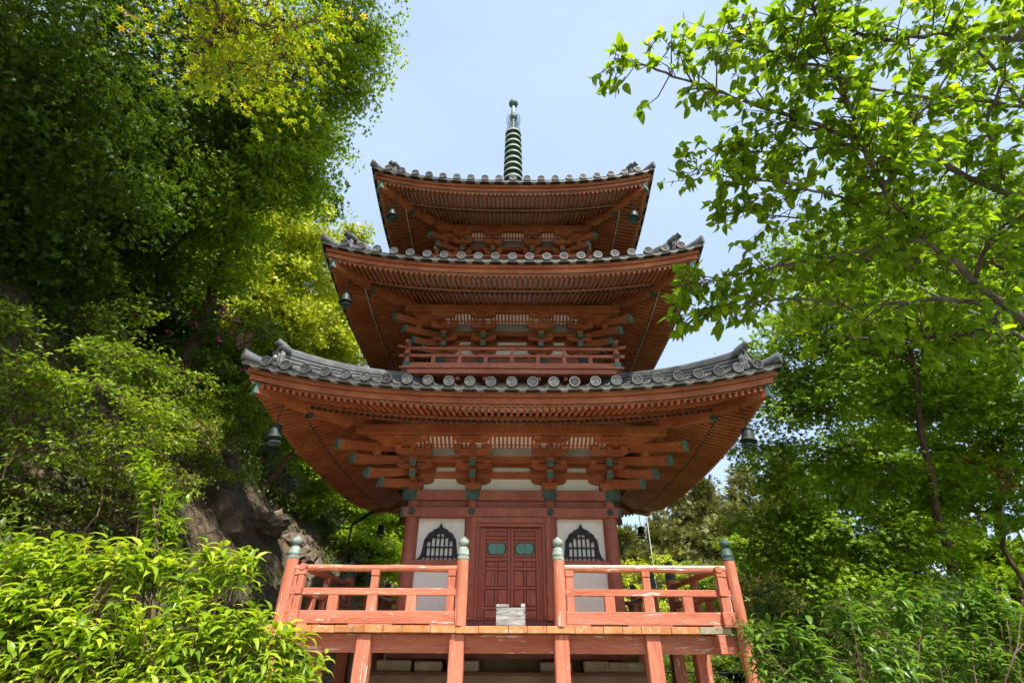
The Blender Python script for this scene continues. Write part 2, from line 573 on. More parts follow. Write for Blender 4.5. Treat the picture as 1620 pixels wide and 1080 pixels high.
def disc_mesh(rad):
    """round eave tile end: raised rim and three swirling commas; faces -y, centre at origin"""
    mb = MB()
    mb.lathe([(rad * .84, .05), (rad * .82, .016), (rad * .45, .016), (.001, .016)], n=20, axis='y')
    mb.mi = 2
    mb.lathe([(rad * .98, .10), (rad, .012), (rad * .97, 0), (rad * .84, 0), (rad * .83, .016), (rad * .83, .05)], n=20, axis='y')
    mb.mi = 1
    mb.lathe([(rad * .70, .015), (rad * .70, .009), (rad * .65, .009), (rad * .65, .015)], n=20, axis='y')
    for k in range(3):
        a0 = k * 2 * math.pi / 3
        ring_o, ring_i = [], []
        n = 7
        for i in range(n + 1):
            s = i / n
            a = a0 + s * 2.6
            rr = rad * (.13 + .42 * s)
            w = rad * .11 * (1 - s) ** .6 + .001
            ring_o.append(((rr + w) * math.cos(a), (rr + w) * math.sin(a)))
            ring_i.append(((rr - w * .7) * math.cos(a), (rr - w * .7) * math.sin(a)))
        vs, fs = [], []
        for (a, b_) in zip(ring_o, ring_i):
            vs += [(a[0], .005, a[1]), (b_[0], .005, b_[1]), (a[0], .018, a[1]), (b_[0], .018, b_[1])]
        for i in range(n):
            q = i * 4
            fs += [(q, q + 4, q + 5, q + 1), (q, q + 2, q + 6, q + 4), (q + 1, q + 5, q + 7, q + 3)]
        mb.add(vs, fs)
    return mb


def pendant(mb, half):
    """face of the flat eave tile hanging between two round ends, concave upwards, with raised leaf marks"""
    n = 6
    top, bot = [], []
    for i in range(n + 1):
        s = -1 + 2 * i / n
        x = s * half
        sag = -.040 * (1 - s * s)
        top.append((x, .0, sag + .005))
        bot.append((x, .0, sag - .048))
    vs = []
    for y in (0.0, .09):
        vs += [(p[0], y, p[2]) for p in top] + [(p[0], y, p[2]) for p in bot]
    N = n + 1
    fs = []
    for i in range(n):
        fs += [(i, i + 1, N + i + 1, N + i), (i, 2 * N + i, 2 * N + i + 1, i + 1), (N + i, N + i + 1, 3 * N + i + 1, 3 * N + i)]
    mb.mi = 0
    mb.add(vs, fs)
    mb.mi = 1
    for i in range(-3, 4):
        x = i * half * .24
        s = x / half
        zc = -.040 * (1 - s * s) - .026
        mb.box(x - .007, x + .007, -.006, .004, zc - .016, zc + .016)
        mb.box(x - .016, x - .007, -.006, .004, zc + .004, zc + .016)
    mb.mi = 0


def make_roof(hw, zE, r_in, pa, pb, nk, pitch, w, gag, single_rafters, swag):
    dz = zE - 5.48              # shift of the whole cross-section against the lowest roof

    def lift(x):
        return RISE * (min(abs(x), hw + .1) / (hw - .41)) ** 2.6

    def zr(x, r):
        d = hw - r
        return zE - .075 + pa * d + pb * d * d + lift(x) * max(0.0, 1 - .10 * d)

    # ---- bed of flat tiles: four faces and a closing underside are one continuous skin
    bed = MB()
    for k in range(4):
        bed.T = RZ(k)
        xs = []
        kk = nk + 2
        for i in range(-kk * 4, kk * 4 + 1):
            x = i * pitch / 4
            xs.append(x)
        rs = [hw - (hw - r_in) * (j / 12) for j in range(13)]
        rows = []
        for r in rs:
            row = []
            for i, x in enumerate(xs):
                xc = max(-r, min(r, x))
                sag = -.03 if i % 4 == 2 else (-.02 if i % 4 in (1, 3) else 0.0)
                row.append((xc, -r, zr(xc, r) + sag))
            rows.append(row)
        n = len(xs)
        vs = [p for row in rows for p in row]
        fs = []
        for j in range(len(rows) - 1):
            for i in range(n - 1):
                a = j * n + i
                if abs(vs[a][0] - vs[a + 1][0]) > 1e-6 or abs(vs[a + n][0] - vs[a + n + 1][0]) > 1e-6:
                    fs.append((a, a + 1, a + n + 1, a + n))
        bed.add(vs, fs)
    roof = bed.build('roof', 'tile', pagoda)

    # ---- round tile rows, their ends and the pendants
    dm = disc_mesh(.097)
    dmesh = dm.mesh('eave_disc', ['tile_face', 'tile_mark', 'tile'])
    pm = MB()
    pendant(pm, pitch / 2 - .075)
    pmesh = pm.mesh('eave_tile', ['tile_pale', 'tile'])
    back_row, back_disc = MB(), MB()

    def row_rings(x):
        r0, r1 = hw + .01, max(abs(x) + .12, r_in + .02)
        secs = []
        nseg = max(1, int((r0 - r1) / .3))
        for j in range(nseg):
            ra, rb = r0 + (r1 - r0) * j / nseg, r0 + (r1 - r0) * (j + 1) / nseg
            for r, rad in ((ra, .092), (rb, .080)):
                z = zr(x, r) + .022
                secs.append([(x + rad * math.cos(a), -r, z + rad * math.sin(a)) for a in (-.5, 0.25, .8, math.pi / 2, math.pi - .8, math.pi - .25, math.pi + .5)])
        return secs

    rowmesh = {}
    for k in range(4):
        Tk = RZ(k)
        for i in range(-nk, nk + 1):
            x = i * pitch
            if hw - abs(x) < .25:
                continue
            zc = zr(x, hw) + .07
            Md = Matrix.Translation((x, -hw - .055, zc)) @ Matrix.Rotation(R(swag[(i * 7 + k * 3) % len(swag)]), 4, 'X') @ Matrix.Rotation(R(swag[(i * 5 + k) % len(swag)] * 3), 4, 'Y')
            if k == 2:
                back_row.T = Tk
                back_row.sweep(row_rings(x), closed=False, caps=False)
                back_disc.T = Tk @ Md
                back_disc.lathe([(.102, .10), (.102, 0), (.085, 0), (.08, .014), (.001, .014)], n=12, axis='y')
                continue
            if i not in rowmesh:
                rb = MB()
                rb.sweep(row_rings(x), closed=False, caps=False)
                rowmesh[i] = rb.mesh('round_tile_row', 'tile', True)
            link('round_tile_row', rowmesh[i], roof, Tk)
            link('eave_disc', dmesh, roof, Tk @ Md)
        if k != 2:
            for i in range(-nk - 1, nk + 1):
                x = (i + .5) * pitch
                if abs(x) > hw - .14:
                    continue
                sl = (zr(x + .05, hw) - zr(x - .05, hw)) / .1
                link('eave_tile', pmesh, roof, Tk @ Matrix.Translation((x, -hw - .03, zr(x, hw) - .012)) @ Matrix.Rotation(-math.atan(sl), 4, 'Y'))
    back_row.build('round_tile_rows_of_rear', 'tile', roof, kind='stuff')
    back_disc.build('eave_discs_of_rear', 'tile', roof, kind='stuff')

    # ---- eave boards (each swept along the curved eave)
    def eave_strip(name, mat, r0, r1, z0, z1, k, ext=0.0, parent=roof):
        mb = MB()
        mb.T = RZ(k)
        secs = []
        xm = r1 + ext
        for i in range(29):
            x = xm * (-1 + 2 * i / 28)
            l = lift(x)
            xo, xi = x, max(-r0, min(r0, x))
            secs.append([(xo, -r1, z0 + l), (xo, -r1, z1 + l), (xi, -r0, z1 + l), (xi, -r0, z0 + l)])
        mb.sweep(secs)
        return mb.build(name, mat, parent)

    # ---- rafters: two tiers
    zo = dz
    fl_r1, fl_r0 = hw - .155, hw - .83          # flying rafters outer / inner
    fl_z1, fl_z0 = 5.03 + zo, 5.185 + zo         # undersides
    bs_r1, bs_r0 = hw - .80, gag - .02
    bs_z1 = 5.065 + zo
    bs_s = (5.40 + zo - bs_z1) / ((hw - .80) - gag)
    RW, RH = .052, .074
    rp = .117
    nr = int((hw - .2) / rp)
    stuff = MB()
    stuff_tip = MB()
    fullf = MB(); fullf.bar((0, -fl_r1, fl_z1 + RH / 2), (0, -fl_r0, fl_z0 + RH / 2), RW, RH)
    fullf = fullf.mesh('rafter', 'red_wood')
    fullb = MB(); fullb.bar((0, -bs_r1, bs_z1 + RH / 2), (0, -bs_r0, bs_z1 + bs_s * (bs_r1 - bs_r0) + RH / 2), RW, RH)
    fullb.mi = 1
    fullb.box(-RW / 2 - .003, RW / 2 + .003, -bs_r1 - .006, -bs_r1 + .02, bs_z1 - .003, bs_z1 + RH + .004)
    fullb = fullb.mesh('rafter', ['red_wood', 'rafter_tip'])
    for k in range(4):
        for i in range(-nr, nr + 1):
            x = i * rp
            l = lift(x)
            a = abs(x) + .07
            for tier in (0, 1):
                r1, r0, z1, sl = (fl_r1, fl_r0, fl_z1, (fl_z0 - fl_z1) / (fl_r1 - fl_r0)) if tier == 0 else (bs_r1, bs_r0, bs_z1, bs_s)
                if a > r1 - .08:
                    continue
                full = a <= r0
                rin = r0 if full else a
                if k == 0 and single_rafters:
                    if full:
                        link('rafter', fullf if tier == 0 else fullb, roof, Matrix.Translation((x, 0, l)))
                        continue
                    mb = MB()
                else:
                    mb = stuff
                    mb.T = RZ(k)
                mb.mi = 0
                mb.bar((x, -r1, z1 + l + RH / 2), (x, -rin, z1 + l + sl * (r1 - rin) + RH / 2), RW, RH)
                if tier == 1:
                    mb.mi = 1
                    mb.box(x - RW / 2 - .003, x + RW / 2 + .003, -r1 - .006, -r1 + .02, z1 + l - .003, z1 + l + RH + .004)
                if mb is not stuff:
                    mb.build('rafter', ['red_wood', 'rafter_tip'], roof)
    stuff.build('rafter_field', ['red_wood', 'rafter_tip'], roof, kind='stuff')

    # ---- boards above the rafters
    sh = MB()
    for k in range(4):
        sh.T = RZ(k)
        for (r1, r0, z1, z0) in ((fl_r1 + .02, fl_r0, fl_z1 + RH, fl_z0 + RH), (bs_r1 + .05, .3, bs_z1 + RH - bs_s * .05, bs_z1 + RH + bs_s * (bs_r1 - .3))):
            va, vb = [], []
            n = 24
            for i in range(n + 1):
                s = -1 + 2 * i / n
                va.append((s * r1, -r1, z1 + lift(s * r1) + .003))
                vb.append((s * r0, -r0, z0 + lift(s * r0) + .003))
            sh.add(va + vb, [(i, i + 1, n + 2 + i, n + 1 + i) for i in range(n)])
    sh.build('sheathing', 'sheathing', roof)

    for k in range(4):
        eave_strip('fascia', 'red_wood', hw - .30, hw - .105, 5.125 + zo, 5.235 + zo, k)
        eave_strip('upper_fascia', 'red_wood', hw - .28, hw - .06, 5.238 + zo, 5.318 + zo, k)
        eave_strip('eave_board', 'eave_dark', hw - .30, hw + .035, 5.320 + zo, 5.395 + zo, k)  # near-black includes the shadow under the tiles; juts out to shade the fascia
        eave_strip('rafter_beam', 'red_wood', hw - .90, hw - .79, bs_z1 + RH + .002, bs_z1 + RH + .062, k)

    # ---- hip rafters, hip ridges, ridge-end tiles
    rin_h = w + .1
    for k in range(4):
        T45 = RZ(k) @ Matrix.Rotation(R(45), 4, 'Z')     # local -y runs along the diagonal
        q = math.sqrt(2)
        mb = MB(); mb.T = T45
        zt = 5.40 + zo + .02
        pts = [(r, z) for r, z in ((gag - .3, 5.50 + zo), (hw - .95, 5.28 + zo + .02))]
        mb.bar((0, -pts[0][0] * q, pts[0][1]), (0, -pts[1][0] * q, pts[1][1]), .15, .17)
        mb.mi = 1
        mb.box(-.079, .079, -pts[1][0] * q - .012, -pts[1][0] * q + .06, pts[1][1] - .092, pts[1][1] + .092)
        mb.build('hip_rafter', ['red_wood', 'patina_dark'], roof)
        mb = MB(); mb.T = T45
        secs = []
        for r, z in ((gag + .2, 5.36 + zo), (hw - .95, 5.385 + zo), (hw - .6, 5.40 + zo), (hw - .2, 5.435 + zo)):
            y = -r * q
            secs.append([(-.08, y, z - .095), (.08, y, z - .095), (.08, y, z + .10), (-.08, y, z + .10)])
        mb.sweep(secs)
        mb.mi = 1
        y, z = -(hw - .2) * q, 5.435 + zo
        mb.box(-.086, .086, y - .012, y + .045, z - .101, z + .106)
        mb.build('flying_hip_rafter', ['red_wood', 'patina'], roof)

        # ridge of stacked flat tiles with a round cap
        mb = MB(); mb.T = T45
        r_end = hw - .42
        rs = [r_end + (r_in + .05 - r_end) * j / 14 for j in range(15)]

        def hz(r):
            return zr(r, r)

        def ridge_h(r):
            s = (r - r_in) / (r_end - r_in)
            return .30 + .12 * s ** 2
        nl = 5
        for l in range(nl + 1):
            wd = .165 - .010 * l if l < nl else .10
            secs = []
            for r in rs:
                h = ridge_h(r)
                z0 = hz(r) - .02 + h * l / nl if l < nl else hz(r) - .03
                z1 = hz(r) - .02 + h * (l + 1) / nl - .030 if l < nl else hz(r) - .01 + h
                y = -r * q
                secs.append([(-wd, y, z0), (wd, y, z0), (wd, y, z1), (-wd, y, z1)])
            mb.sweep(secs)
        secs = []
        for r in rs:
            y, z = -r * q, hz(r) - .02 + ridge_h(r)
            secs.append([(-.10, y, z - .01), (-.095, y, z + .05), (-.05, y, z + .09), (0, y, z + .10), (.05, y, z + .09), (.095, y, z + .05), (.10, y, z - .01)])
        mb.sweep(secs)
        mb.build('hip_ridge', 'tile_ridge', roof)

        # ridge-end tile plate
        y = -(r_end + .015) * q
        zb = hz(r_end) - .03
        h = ridge_h(r_end)
        mb = MB(); mb.T = T45
        poly = [(-.22, 0), (-.235, .10), (-.19, .16), (-.20, .26), (-.15, h - .03), (-.10, h + .06), (0, h + .13), (.10, h + .06), (.15, h - .03), (.20, .26), (.19, .16), (.235, .10), (.22, 0), (.12, .03), (0, .05), (-.12, .03)]
        mb.prism(poly, lambda a, b_, d: (a, y + d, zb + b_), -.07, .0)
        mb.prism([(a * .72, .06 + b_ * .74) for a, b_ in poly], lambda a, b_, d: (a, y + d, zb + b_), -.10, -.07)
        mb.lathe([(.05, -.155), (.075, -.14), (.085, -.10)], (0, y, zb + h * .52), 10, 'y')
        mb.build('ridge_end_tile', 'tile_ridge', roof)
        # round tiles jutting from the top and the foot of the ridge end
        for (dx, z, ln, up, rd) in ((-.0, h + .09, .22, .09, .075), (-.15, h - .02, .16, .05, .068), (.15, h - .02, .16, .05, .068)):
            mb = MB(); mb.T = T45 @ Matrix.Translation((dx, y + .05, zb + z)) @ Matrix.Rotation(-math.atan2(up, ln), 4, 'X')
            mb.lathe([(rd * .9, .05), (rd, 0), (rd, -ln), (rd * .82, -ln), (rd * .8, -ln + .015), (.001, -ln + .015)], n=14, axis='y')
            mb.build('ridge_cap_tile', 'tile_ridge', roof, True)
        # lower corner ridge and upturned corner tile
        mb = MB(); mb.T = T45
        secs = []
        for j in range(7):
            r = r_end + .02 + (hw + .03 - r_end) * j / 6
            z = zr(min(r, hw), min(r, hw)) + .02 + .10 * (j / 6) ** 2
            rad = .092
            secs.append([(rad * math.cos(a), -r * q, z + rad * math.sin(a) * 1.1) for a in [math.pi * 2 * t / 12 for t in range(12)]])
        mb.sweep(secs)
        mb.build('corner_tile', 'tile_ridge', roof, True)
    return roof, lift


SWAG = [0.5, -1.5, 2.0, -.6, 1.1, -2.2, .2, 1.6, -1.0]
roofs = []
ROOF = [  # hw, zE, r_in, pa, pb, nk, pitch, wall, purlin
    (4.80, 5.48, 2.00, .36, .045, 12, .367, 2.02, 3.05, True),
    (4.26, 8.86, 1.70, .36, .045, 10, .378, 1.72, 2.56, True),
    (3.755, 12.04, .28, .44, .065, 9, .371, 1.46, 2.12, False)]
for (hw, zE, r_in, pa, pb, nk, pitch, w, gag, single) in ROOF:
    roofs.append(make_roof(hw, zE, r_in, pa, pb, nk, pitch, w, gag, single, SWAG)[0])


# ---- walls, columns, beams ----------------------------------------------------
def hijiki(mb, cx, r, z, length, h, wd, along='x'):
    """bracket arm with rounded lower ends"""
    L = length / 2
    poly = [(-L, z + h), (-L, z + h * .55), (-L + .035, z + h * .28), (-L + .09, z + h * .08), (-L + .17, z), (L - .17, z), (L - .09, z + h * .08), (L - .035, z + h * .28), (L, z + h * .55), (L, z + h)]
    if along == 'x':
        mb.prism(poly, lambda a, b_, d: (cx + a, -r + d, b_), -wd / 2, wd / 2)
    else:
        mb.prism(poly, lambda a, b_, d: (cx + d, -r + a, b_), -wd / 2, wd / 2)


def masu(mb, cx, r, z, s, h):
    """bearing block: tapered foot, square head"""
    y = -r
    a, b_ = s / 2, s * .36
    zm = z + h * .45
    def ring(h_, zz):
        return [(cx - h_, y - h_, zz), (cx + h_, y - h_, zz), (cx + h_, y + h_, zz), (cx - h_, y + h_, zz)]
    mb.sweep([ring(b_, z), ring(b_ + (a - b_) * .3, z + h * .2), ring(a, zm), ring(a, z + h)])


def bracket_pieces(w, gag, cx, dz, corner=0):
    """list of (name, material list, function(mb)) of one bracket set in front space"""
    s = (gag - w) / 3
    z = dz
    P = []

    def arm(r, zz, ln, along='x', c=cx):
        P.append(('bracket_arm', 'red_wood', lambda mb: hijiki(mb, c, r, zz + z, ln, .125, .10, along)))

    def block(x, r, zz, sz=.155, h=.085):
        P.append(('bearing_block', 'red_wood', lambda mb: masu(mb, x, r, zz + z, sz, h)))
    k = .86 if w < 1.9 else 1.0
    k = .72 if w < 1.6 else k
    block(cx, w + .02, 4.325, .32 * max(k, .85), .15)
    # tier one
    arm(w + .02, 4.475, .74 * k)
    arm(w + .5 * s, 4.478, 1.6 * s, 'y')
    for dx in (-.29 * k, .29 * k):
        block(cx + dx, w + .02, 4.602, .14)
    block(cx, w + s, 4.605)
    # tier two
    arm(w + s, 4.690, .74 * k)
    arm(w + .02, 4.70, .80 * k)
    for dx in (-.29 * k, .29 * k):
        block(cx + dx, w + s, 4.817)
    for dx in (-.33 * k, .33 * k):
        block(cx + dx, w + .02, 4.827, .14)
    block(cx, w + 1.55 * s, 4.80)
    # tier three
    arm(w + 2 * s, 4.888, .76 * k)
    for dx in (-.30 * k, 0, .30 * k):
        block(cx + dx, w + 2 * s, 5.012)
    arm(w + 3 * s, 5.035, .70 * k)
    for dx in (-.27 * k, .27 * k):
        block(cx + dx, w + 3 * s, 5.10, .14, .075)
    # two tail rafters with green metal fronts
    for (rr, zz) in ((w + 1.75 * s, 4.785), (w + 1.52 * s, 4.570)):
        P.append(('tail_rafter', 'red_wood', lambda mb, rr=rr, zz=zz: mb.bar((cx, -(w + .1), zz + z + .17), (cx, -rr, zz + z), .10, .145)))
        P.append(('nose_plate', 'patina', lambda mb, rr=rr, zz=zz: mb.box(cx - .062, cx + .062, -rr - .016, -rr + .03, zz + z - .092, zz + z + .080)))
    P.append(('strut', 'red_wood', lambda mb: mb.box(cx - .05, cx + .05, -(w + 2.3 * s), -(w + 2.3 * s) + .12, 4.90 + z, 5.16 + z)))
    return P


def corner_arms(w, gag, dz):
    """diagonal tail rafters at one corner; local -y runs along the diagonal"""
    q = math.sqrt(2)
    k = (gag - w) / 1.03
    P = []
    for (dr, zz, back, slope) in ((1.36, 4.86, .95, .30), (1.10, 4.655, .95, .34), (.85, 4.455, .85, .34), (.62, 4.33, .7, .22)):
        r1 = w + dr * k
        r0 = r1 - back * k
        def f(mb, r1=r1, r0=r0, zz=zz, slope=slope):
            secs = []
            for t in (0, .55, .85, 1.0):
                r = r0 + (r1 - r0) * t
                zc = zz + dz + slope * (1 - t) ** 1.25 * .9 + .03 * max(0, t - .8)
                y = -r * q
                secs.append([(-.072, y, zc - .085), (.072, y, zc - .085), (.072, y, zc + .085), (-.072, y, zc + .085)])
            mb.sweep(secs)
        P.append(('diagonal_tail_rafter', 'red_wood', f))
        P.append(('nose_plate', 'patina', lambda mb, r1=r1, zz=zz: mb.box(-.08, .08, -r1 * q - .014, -r1 * q + .035, zz + dz - .088, zz + dz + .10)))
    rb = w + .74 * k
    P.append(('corner_post', 'red_wood', lambda mb: mb.lathe([(.075, 4.98 + dz), (.085, 5.02 + dz), (.06, 5.06 + dz), (.06, 5.24 + dz), (.095, 5.30 + dz), (.095, 5.40 + dz)], (0, -rb * q, 0), 8)))
    P.append(('corner_post', 'red_wood', lambda mb: mb.lathe([(.06, 4.70 + dz), (.06, 4.84 + dz), (.10, 4.90 + dz), (.10, 4.97 + dz)], (0, -rb * q, 0), 8)))
    return P


def make_brackets(w, gag, cols, dz):
    for k in range(4):
        for cx in cols:
            side_corner = abs(cx) > w - .1
            if k == 0:
                st = None
                for (nm, mt, fn) in bracket_pieces(w, gag, cx, dz):
                    mb = MB(); fn(mb)
                    if st is None:
                        st = mb.build('bracket_set', mt, pagoda)
                    else:
                        mb.build(nm, mt, st)
            elif not (side_corner and k == 2):
                mb = MB(); mb.T = RZ(k)
                for (nm, mt, fn) in bracket_pieces(w, gag, cx, dz):
                    mb.mi = 1 if mt == 'patina' else 0
                    fn(mb)
                mb.build('bracket_set', ['red_wood', 'patina'], pagoda)
        st = None
        for (nm, mt, fn) in corner_arms(w, gag, dz):
            mb = MB(); mb.T = RZ(k) @ Matrix.Rotation(R(45), 4, 'Z')
            fn(mb)
            if st is None:
                st = mb.build('corner_bracket', mt, pagoda)
            else:
                mb.build(nm, mt, st)
        # through beams and purlin of this side
        s = (gag - w) / 3
        for (r, z0, z1, ext, d) in ((w + .02, 4.60, 4.725, .55, .09), (w + .02, 4.845, 4.97, .75, .09), (w + s, 4.842, 4.965, .75, .09), (w + 2 * s, 5.085, 5.16, .9, .09)):
            mb = MB(); mb.T = RZ(k)
            mb.box(-(r + .06), r + .06, -r - d / 2, -r + d / 2, z0 + dz + .001 * (k % 2), z1 + dz + .001 * (k % 2))
            mb.build('through_beam', 'red_wood', pagoda)
        mb = MB(); mb.T = RZ(k)
        mb.box(-(gag + .10), gag + .10, -gag - .08, -gag + .08, 5.18 + dz + .001 * (k % 2), 5.385 + dz + .001 * (k % 2), .012)
        mb.build('eave_purlin', 'red_wood', pagoda)
        # slatted coved strip: pale board behind, red ribs in front
        ra, za, rb, zb = w + 2 * s - .03, 5.03 + dz, gag - .05, 5.19 + dz
        mb = MB(); mb.T = RZ(k)
        mb.add([(-w, -ra, za + .03), (w, -ra, za + .03), (w, -rb, zb + .03), (-w, -rb, zb + .03)], [(0, 1, 2, 3)])
        cove = mb.build('cove_board', 'plaster', pagoda)
        for sg in (-1, 1):
            mb = MB(); mb.T = RZ(k)
            mb.add([(sg * w, -ra, za + .032), (sg * ra, -ra, za + .032), (sg * rb, -rb, zb + .032), (sg * w, -rb, zb + .032)], [(0, 1, 2, 3)])
            mb.build('cove_end', 'red_wood', cove)
        if k == 0:
            n = int(w / .085)
            for i in range(-n, n + 1):
                x = i * .085
                if min(abs(x - c) for c in cols) < .13:
                    continue
                rb_ = MB()
                rb_.bar((x, -ra, za + .012), (x, -rb, zb + .012), .042, .03)
                rb_.build('cove_rib', 'red_wood', cove)


def make_storey(w, cols, z0, z1):
    mb = MB()
    mb.box(-w + .02, w - .02, -w + .02, w - .02, z0, z1)
    return mb.build('plaster_wall', 'plaster', pagoda)


COLS = [(-2.02, -.80, .80, 2.02), (-1.70, -.72, .72, 1.70), (-1.45, -.57, .57, 1.45)]
WALL = [make_storey(2.02, COLS[0], 1.36, 6.30), make_storey(1.74, COLS[1], 6.2, 9.5), make_storey(1.48, COLS[2], 9.4, 12.6)]
for (hw, zE, r_in, pa, pb, nk, pitch, w, gag, single), cols in zip(ROOF, COLS):
    make_brackets(w, gag, cols, zE - 5.48)

# columns of all storeys (each once; corners shared)
def columns(w, cols, z0, z1, rad):
    done = set()
    for k in range(4):
        for cx in cols:
            p = RZ(k) @ Vector((cx, -w, 0))
            key = (round(p.x, 2), round(p.y, 2))
            if key in done:
                continue
            done.add(key)
            mb = MB()
            mb.lathe([(rad, z0), (rad, z1 - .1), (rad * .86, z1)], (p.x, p.y, 0), 20)
            mb.build('column', 'red_wood_wall', pagoda, True)


columns(2.02, COLS[0], 1.36, 4.14, .14)
columns(1.72, COLS[1], 6.9, 7.52, .12)
columns(1.46, COLS[2], 10.1, 10.72, .11)

for si, (w, cols, dz) in enumerate(((2.02, COLS[0], 0), (1.72, COLS[1], 3.38), (1.46, COLS[2], 6.56))):
    for k in range(4):
        e = .002 * (k % 2)
        mb = MB(); mb.T = RZ(k)
        xe = w + (.20 if k % 2 == 0 else .09)
        mb.box(-xe, xe, -w - .155, -w + .10, 4.12 + dz + e, 4.32 + dz + e, .012)
        beam = mb.build('head_beam', 'red_wood_wall', pagoda)
        for cx in cols:      # green metal sleeves
            mb = MB(); mb.T = RZ(k)
            if abs(cx) > w - .1:
                if k % 2:
                    continue
                sg = 1 if cx > 0 else -1
                a, b_ = sorted((sg * (w - .06), sg * (w + .206)))
                mb.box(a, b_, -w - .163, -w + .108, 4.115 + dz + e, 4.326 + dz + e, .004)
            else:
                poly = [(-.16, 4.22), (-.125, 4.324), (.125, 4.324), (.16, 4.22), (.125, 4.118), (-.125, 4.118)]
                mb.prism([(a, b_ + dz + e) for a, b_ in poly], lambda a, b_, d: (cx + a, -w - .155 + d, b_), -.009, .02)
            mb.build('metal_sleeve', 'patina_dark', beam)
        if si == 0:
            mb = MB(); mb.T = RZ(k)
            mb.box(-w, w, -w - .05, -w + .02, 3.94, 4.14)
            mb.build('frieze_board', 'red_wood_wall', pagoda)
            mb = MB(); mb.T = RZ(k)
            xe = w + (.22 if k % 2 == 0 else .04)
            mb.box(-xe, xe, -w - .175, -w + .05, 3.78 + e, 3.97 + e, .012)
            beam = mb.build('tie_beam', 'red_wood_wall', pagoda)
            for sg in (-1, 1) if k % 2 == 0 else ():
                mb = MB(); mb.T = RZ(k)
                a, b_ = sorted((sg * (w + .16), sg * (w + .226)))
                mb.box(a, b_, -w - .182, -w + .056, 3.775 + e, 3.976 + e, .004)
                mb.build('metal_sleeve', 'patina_dark', beam)
            for cx in cols:
                mb = MB(); mb.T = RZ(k)
                for a in range(6):
                    an = a * math.pi / 3
                    mb.lathe([(.034, -.008), (.034, -.022), (.02, -.032), (.001, -.036)], (cx + .040 * math.cos(an), -w - .170, 3.875 + .040 * math.sin(an)), 8, 'y')
                mb.lathe([(.028, -.01), (.028, -.042), (.001, -.05)], (cx, -w - .170, 3.875), 8, 'y')
                mb.build('flower_boss', 'patina_dark', beam, True)
            # floor-level sill
            mb = MB(); mb.T = RZ(k)
            mb.box(-w - .16, w + .16, -w - .15, -w + .05, 1.825 + e, 1.95 + e, .01)
            mb.build('floor_sill', 'sill_dark', pagoda)
            for sg in (-1, 1):
                mb = MB(); mb.T = RZ(k)
                a, b_ = sorted((sg * .78, sg * 1.92))
                mb.box(a, b_, -w - .105, -w + .02, 2.86, 2.985, .008)
                mb.build('window_rail', 'red_wood_wall', pagoda)


# ---- doors -------------------------------------------------------------------
def make_door(k):
    T = RZ(k)
    W = 2.02
    fr = MB(); fr.T = T
    fr.box(-.80, -.685, -W - .195, -W + .02, 1.955, 3.775, .008)
    fr.box(.685, .80, -W - .195, -W + .02, 1.955, 3.775, .008)
    fr.box(-.685, .685, -W - .193, -W + .02, 3.66, 3.773, .008)
    fr.box(-.685, -.625, -W - .16, -W + .02, 1.955, 3.66, .006)
    fr.box(.625, .685, -W - .16, -W + .02, 1.955, 3.66, .006)
    fr.box(-.625, .625, -W - .158, -W + .02, 3.60, 3.66, .006)
    fr.mi = 1
    fr.box(-.625, -.55, -W - .07, -W + .02, 1.955, 3.60)
    fr.box(.55, .625, -W - .07, -W + .02, 1.955, 3.60)
    fr.build('door_frame', ['red_wood_wall', 'door_red'], pagoda)
    for sg in (-1, 1):
        x0, x1 = (-.548, -.004) if sg < 0 else (.004, .548)
        zt, zb = 3.575, 1.96
        H = zt - zb
        lf = MB(); lf.T = T
        lf.box(x0, x1, -W - .045, -W, zb, zt)
        leaf = lf.build('door_leaf', 'eave_dark', pagoda)
        yz = lambda s: zt - H * s
        rails = [(0, .03), (.093, .132), (.336, .377), (.440, .478), (.650, .680), (.858, .893), (.985, 1.0)]
        st = .055
        def slab(nm, a, b_, c, d, y0, y1, mt='door_red', bev=.006):
            mb = MB(); mb.T = T
            mb.box(a, b_, -W - y1, -W - y0, c, d, bev)
            return mb.build(nm, mt, leaf)
        slab('stile', x0, x0 + st, zb, zt, .04, .075)
        slab('stile', x1 - st, x1, zb, zt, .04, .075)
        for a, b_ in rails:
            slab('door_rail', x0 + st + .001, x1 - st - .001, yz(b_), yz(a), .04, .073)
        mid = (x0 + x1) / 2
        for i in range(6):
            a, b_ = yz(rails[i + 1][0]) + .008, yz(rails[i][1]) - .008
            if i in (0, 1, 5):
                slab('door_panel', x0 + st + .009, x1 - st - .009, a, b_, .04, .060)
            else:
                slab('stile', mid - .022, mid + .022, a - .007, b_ + .007, .04, .072)
                slab('door_panel', x0 + st + .009, mid - .031, a, b_, .04, .060)
                slab('door_panel', mid + .031, x1 - st - .009, a, b_, .04, .060)
        # lobed pull plate
        zc = (yz(.132) + yz(.336)) / 2
        out = []
        n = 48
        for sd_ in (1, -1):
            for i in range(n // 2 + 1):
                a = -2.25 + 4.5 * i / (n // 2)
                rr = .098 * (1 + .10 * abs(math.sin(a * 1.5)) ** .6)
                out.append((sd_ * (.068 + rr * math.cos(a)), sd_ * rr * math.sin(a)))
        for (nm, sc_, y0, y1, mt) in (('plate_rim', 1.13, .060, .066, 'black'), ('pull_plate', 1.0, .066, .070, 'door_plate')):
            mb = MB(); mb.T = T
            mb.prism([(mid + a * sc_, zc + b_ * sc_) for a, b_ in out], lambda a, b_, d: (a, -W - d, b_), y0, y1)
            mb.build(nm, mt, leaf)
        mb = MB(); mb.T = T
        mb.box(mid - .003, mid + .003, -W - .0715, -W - .069, zc - .10, zc + .10)
        mb.build('plate_seam', 'patina_dark', leaf)


make_door(0)


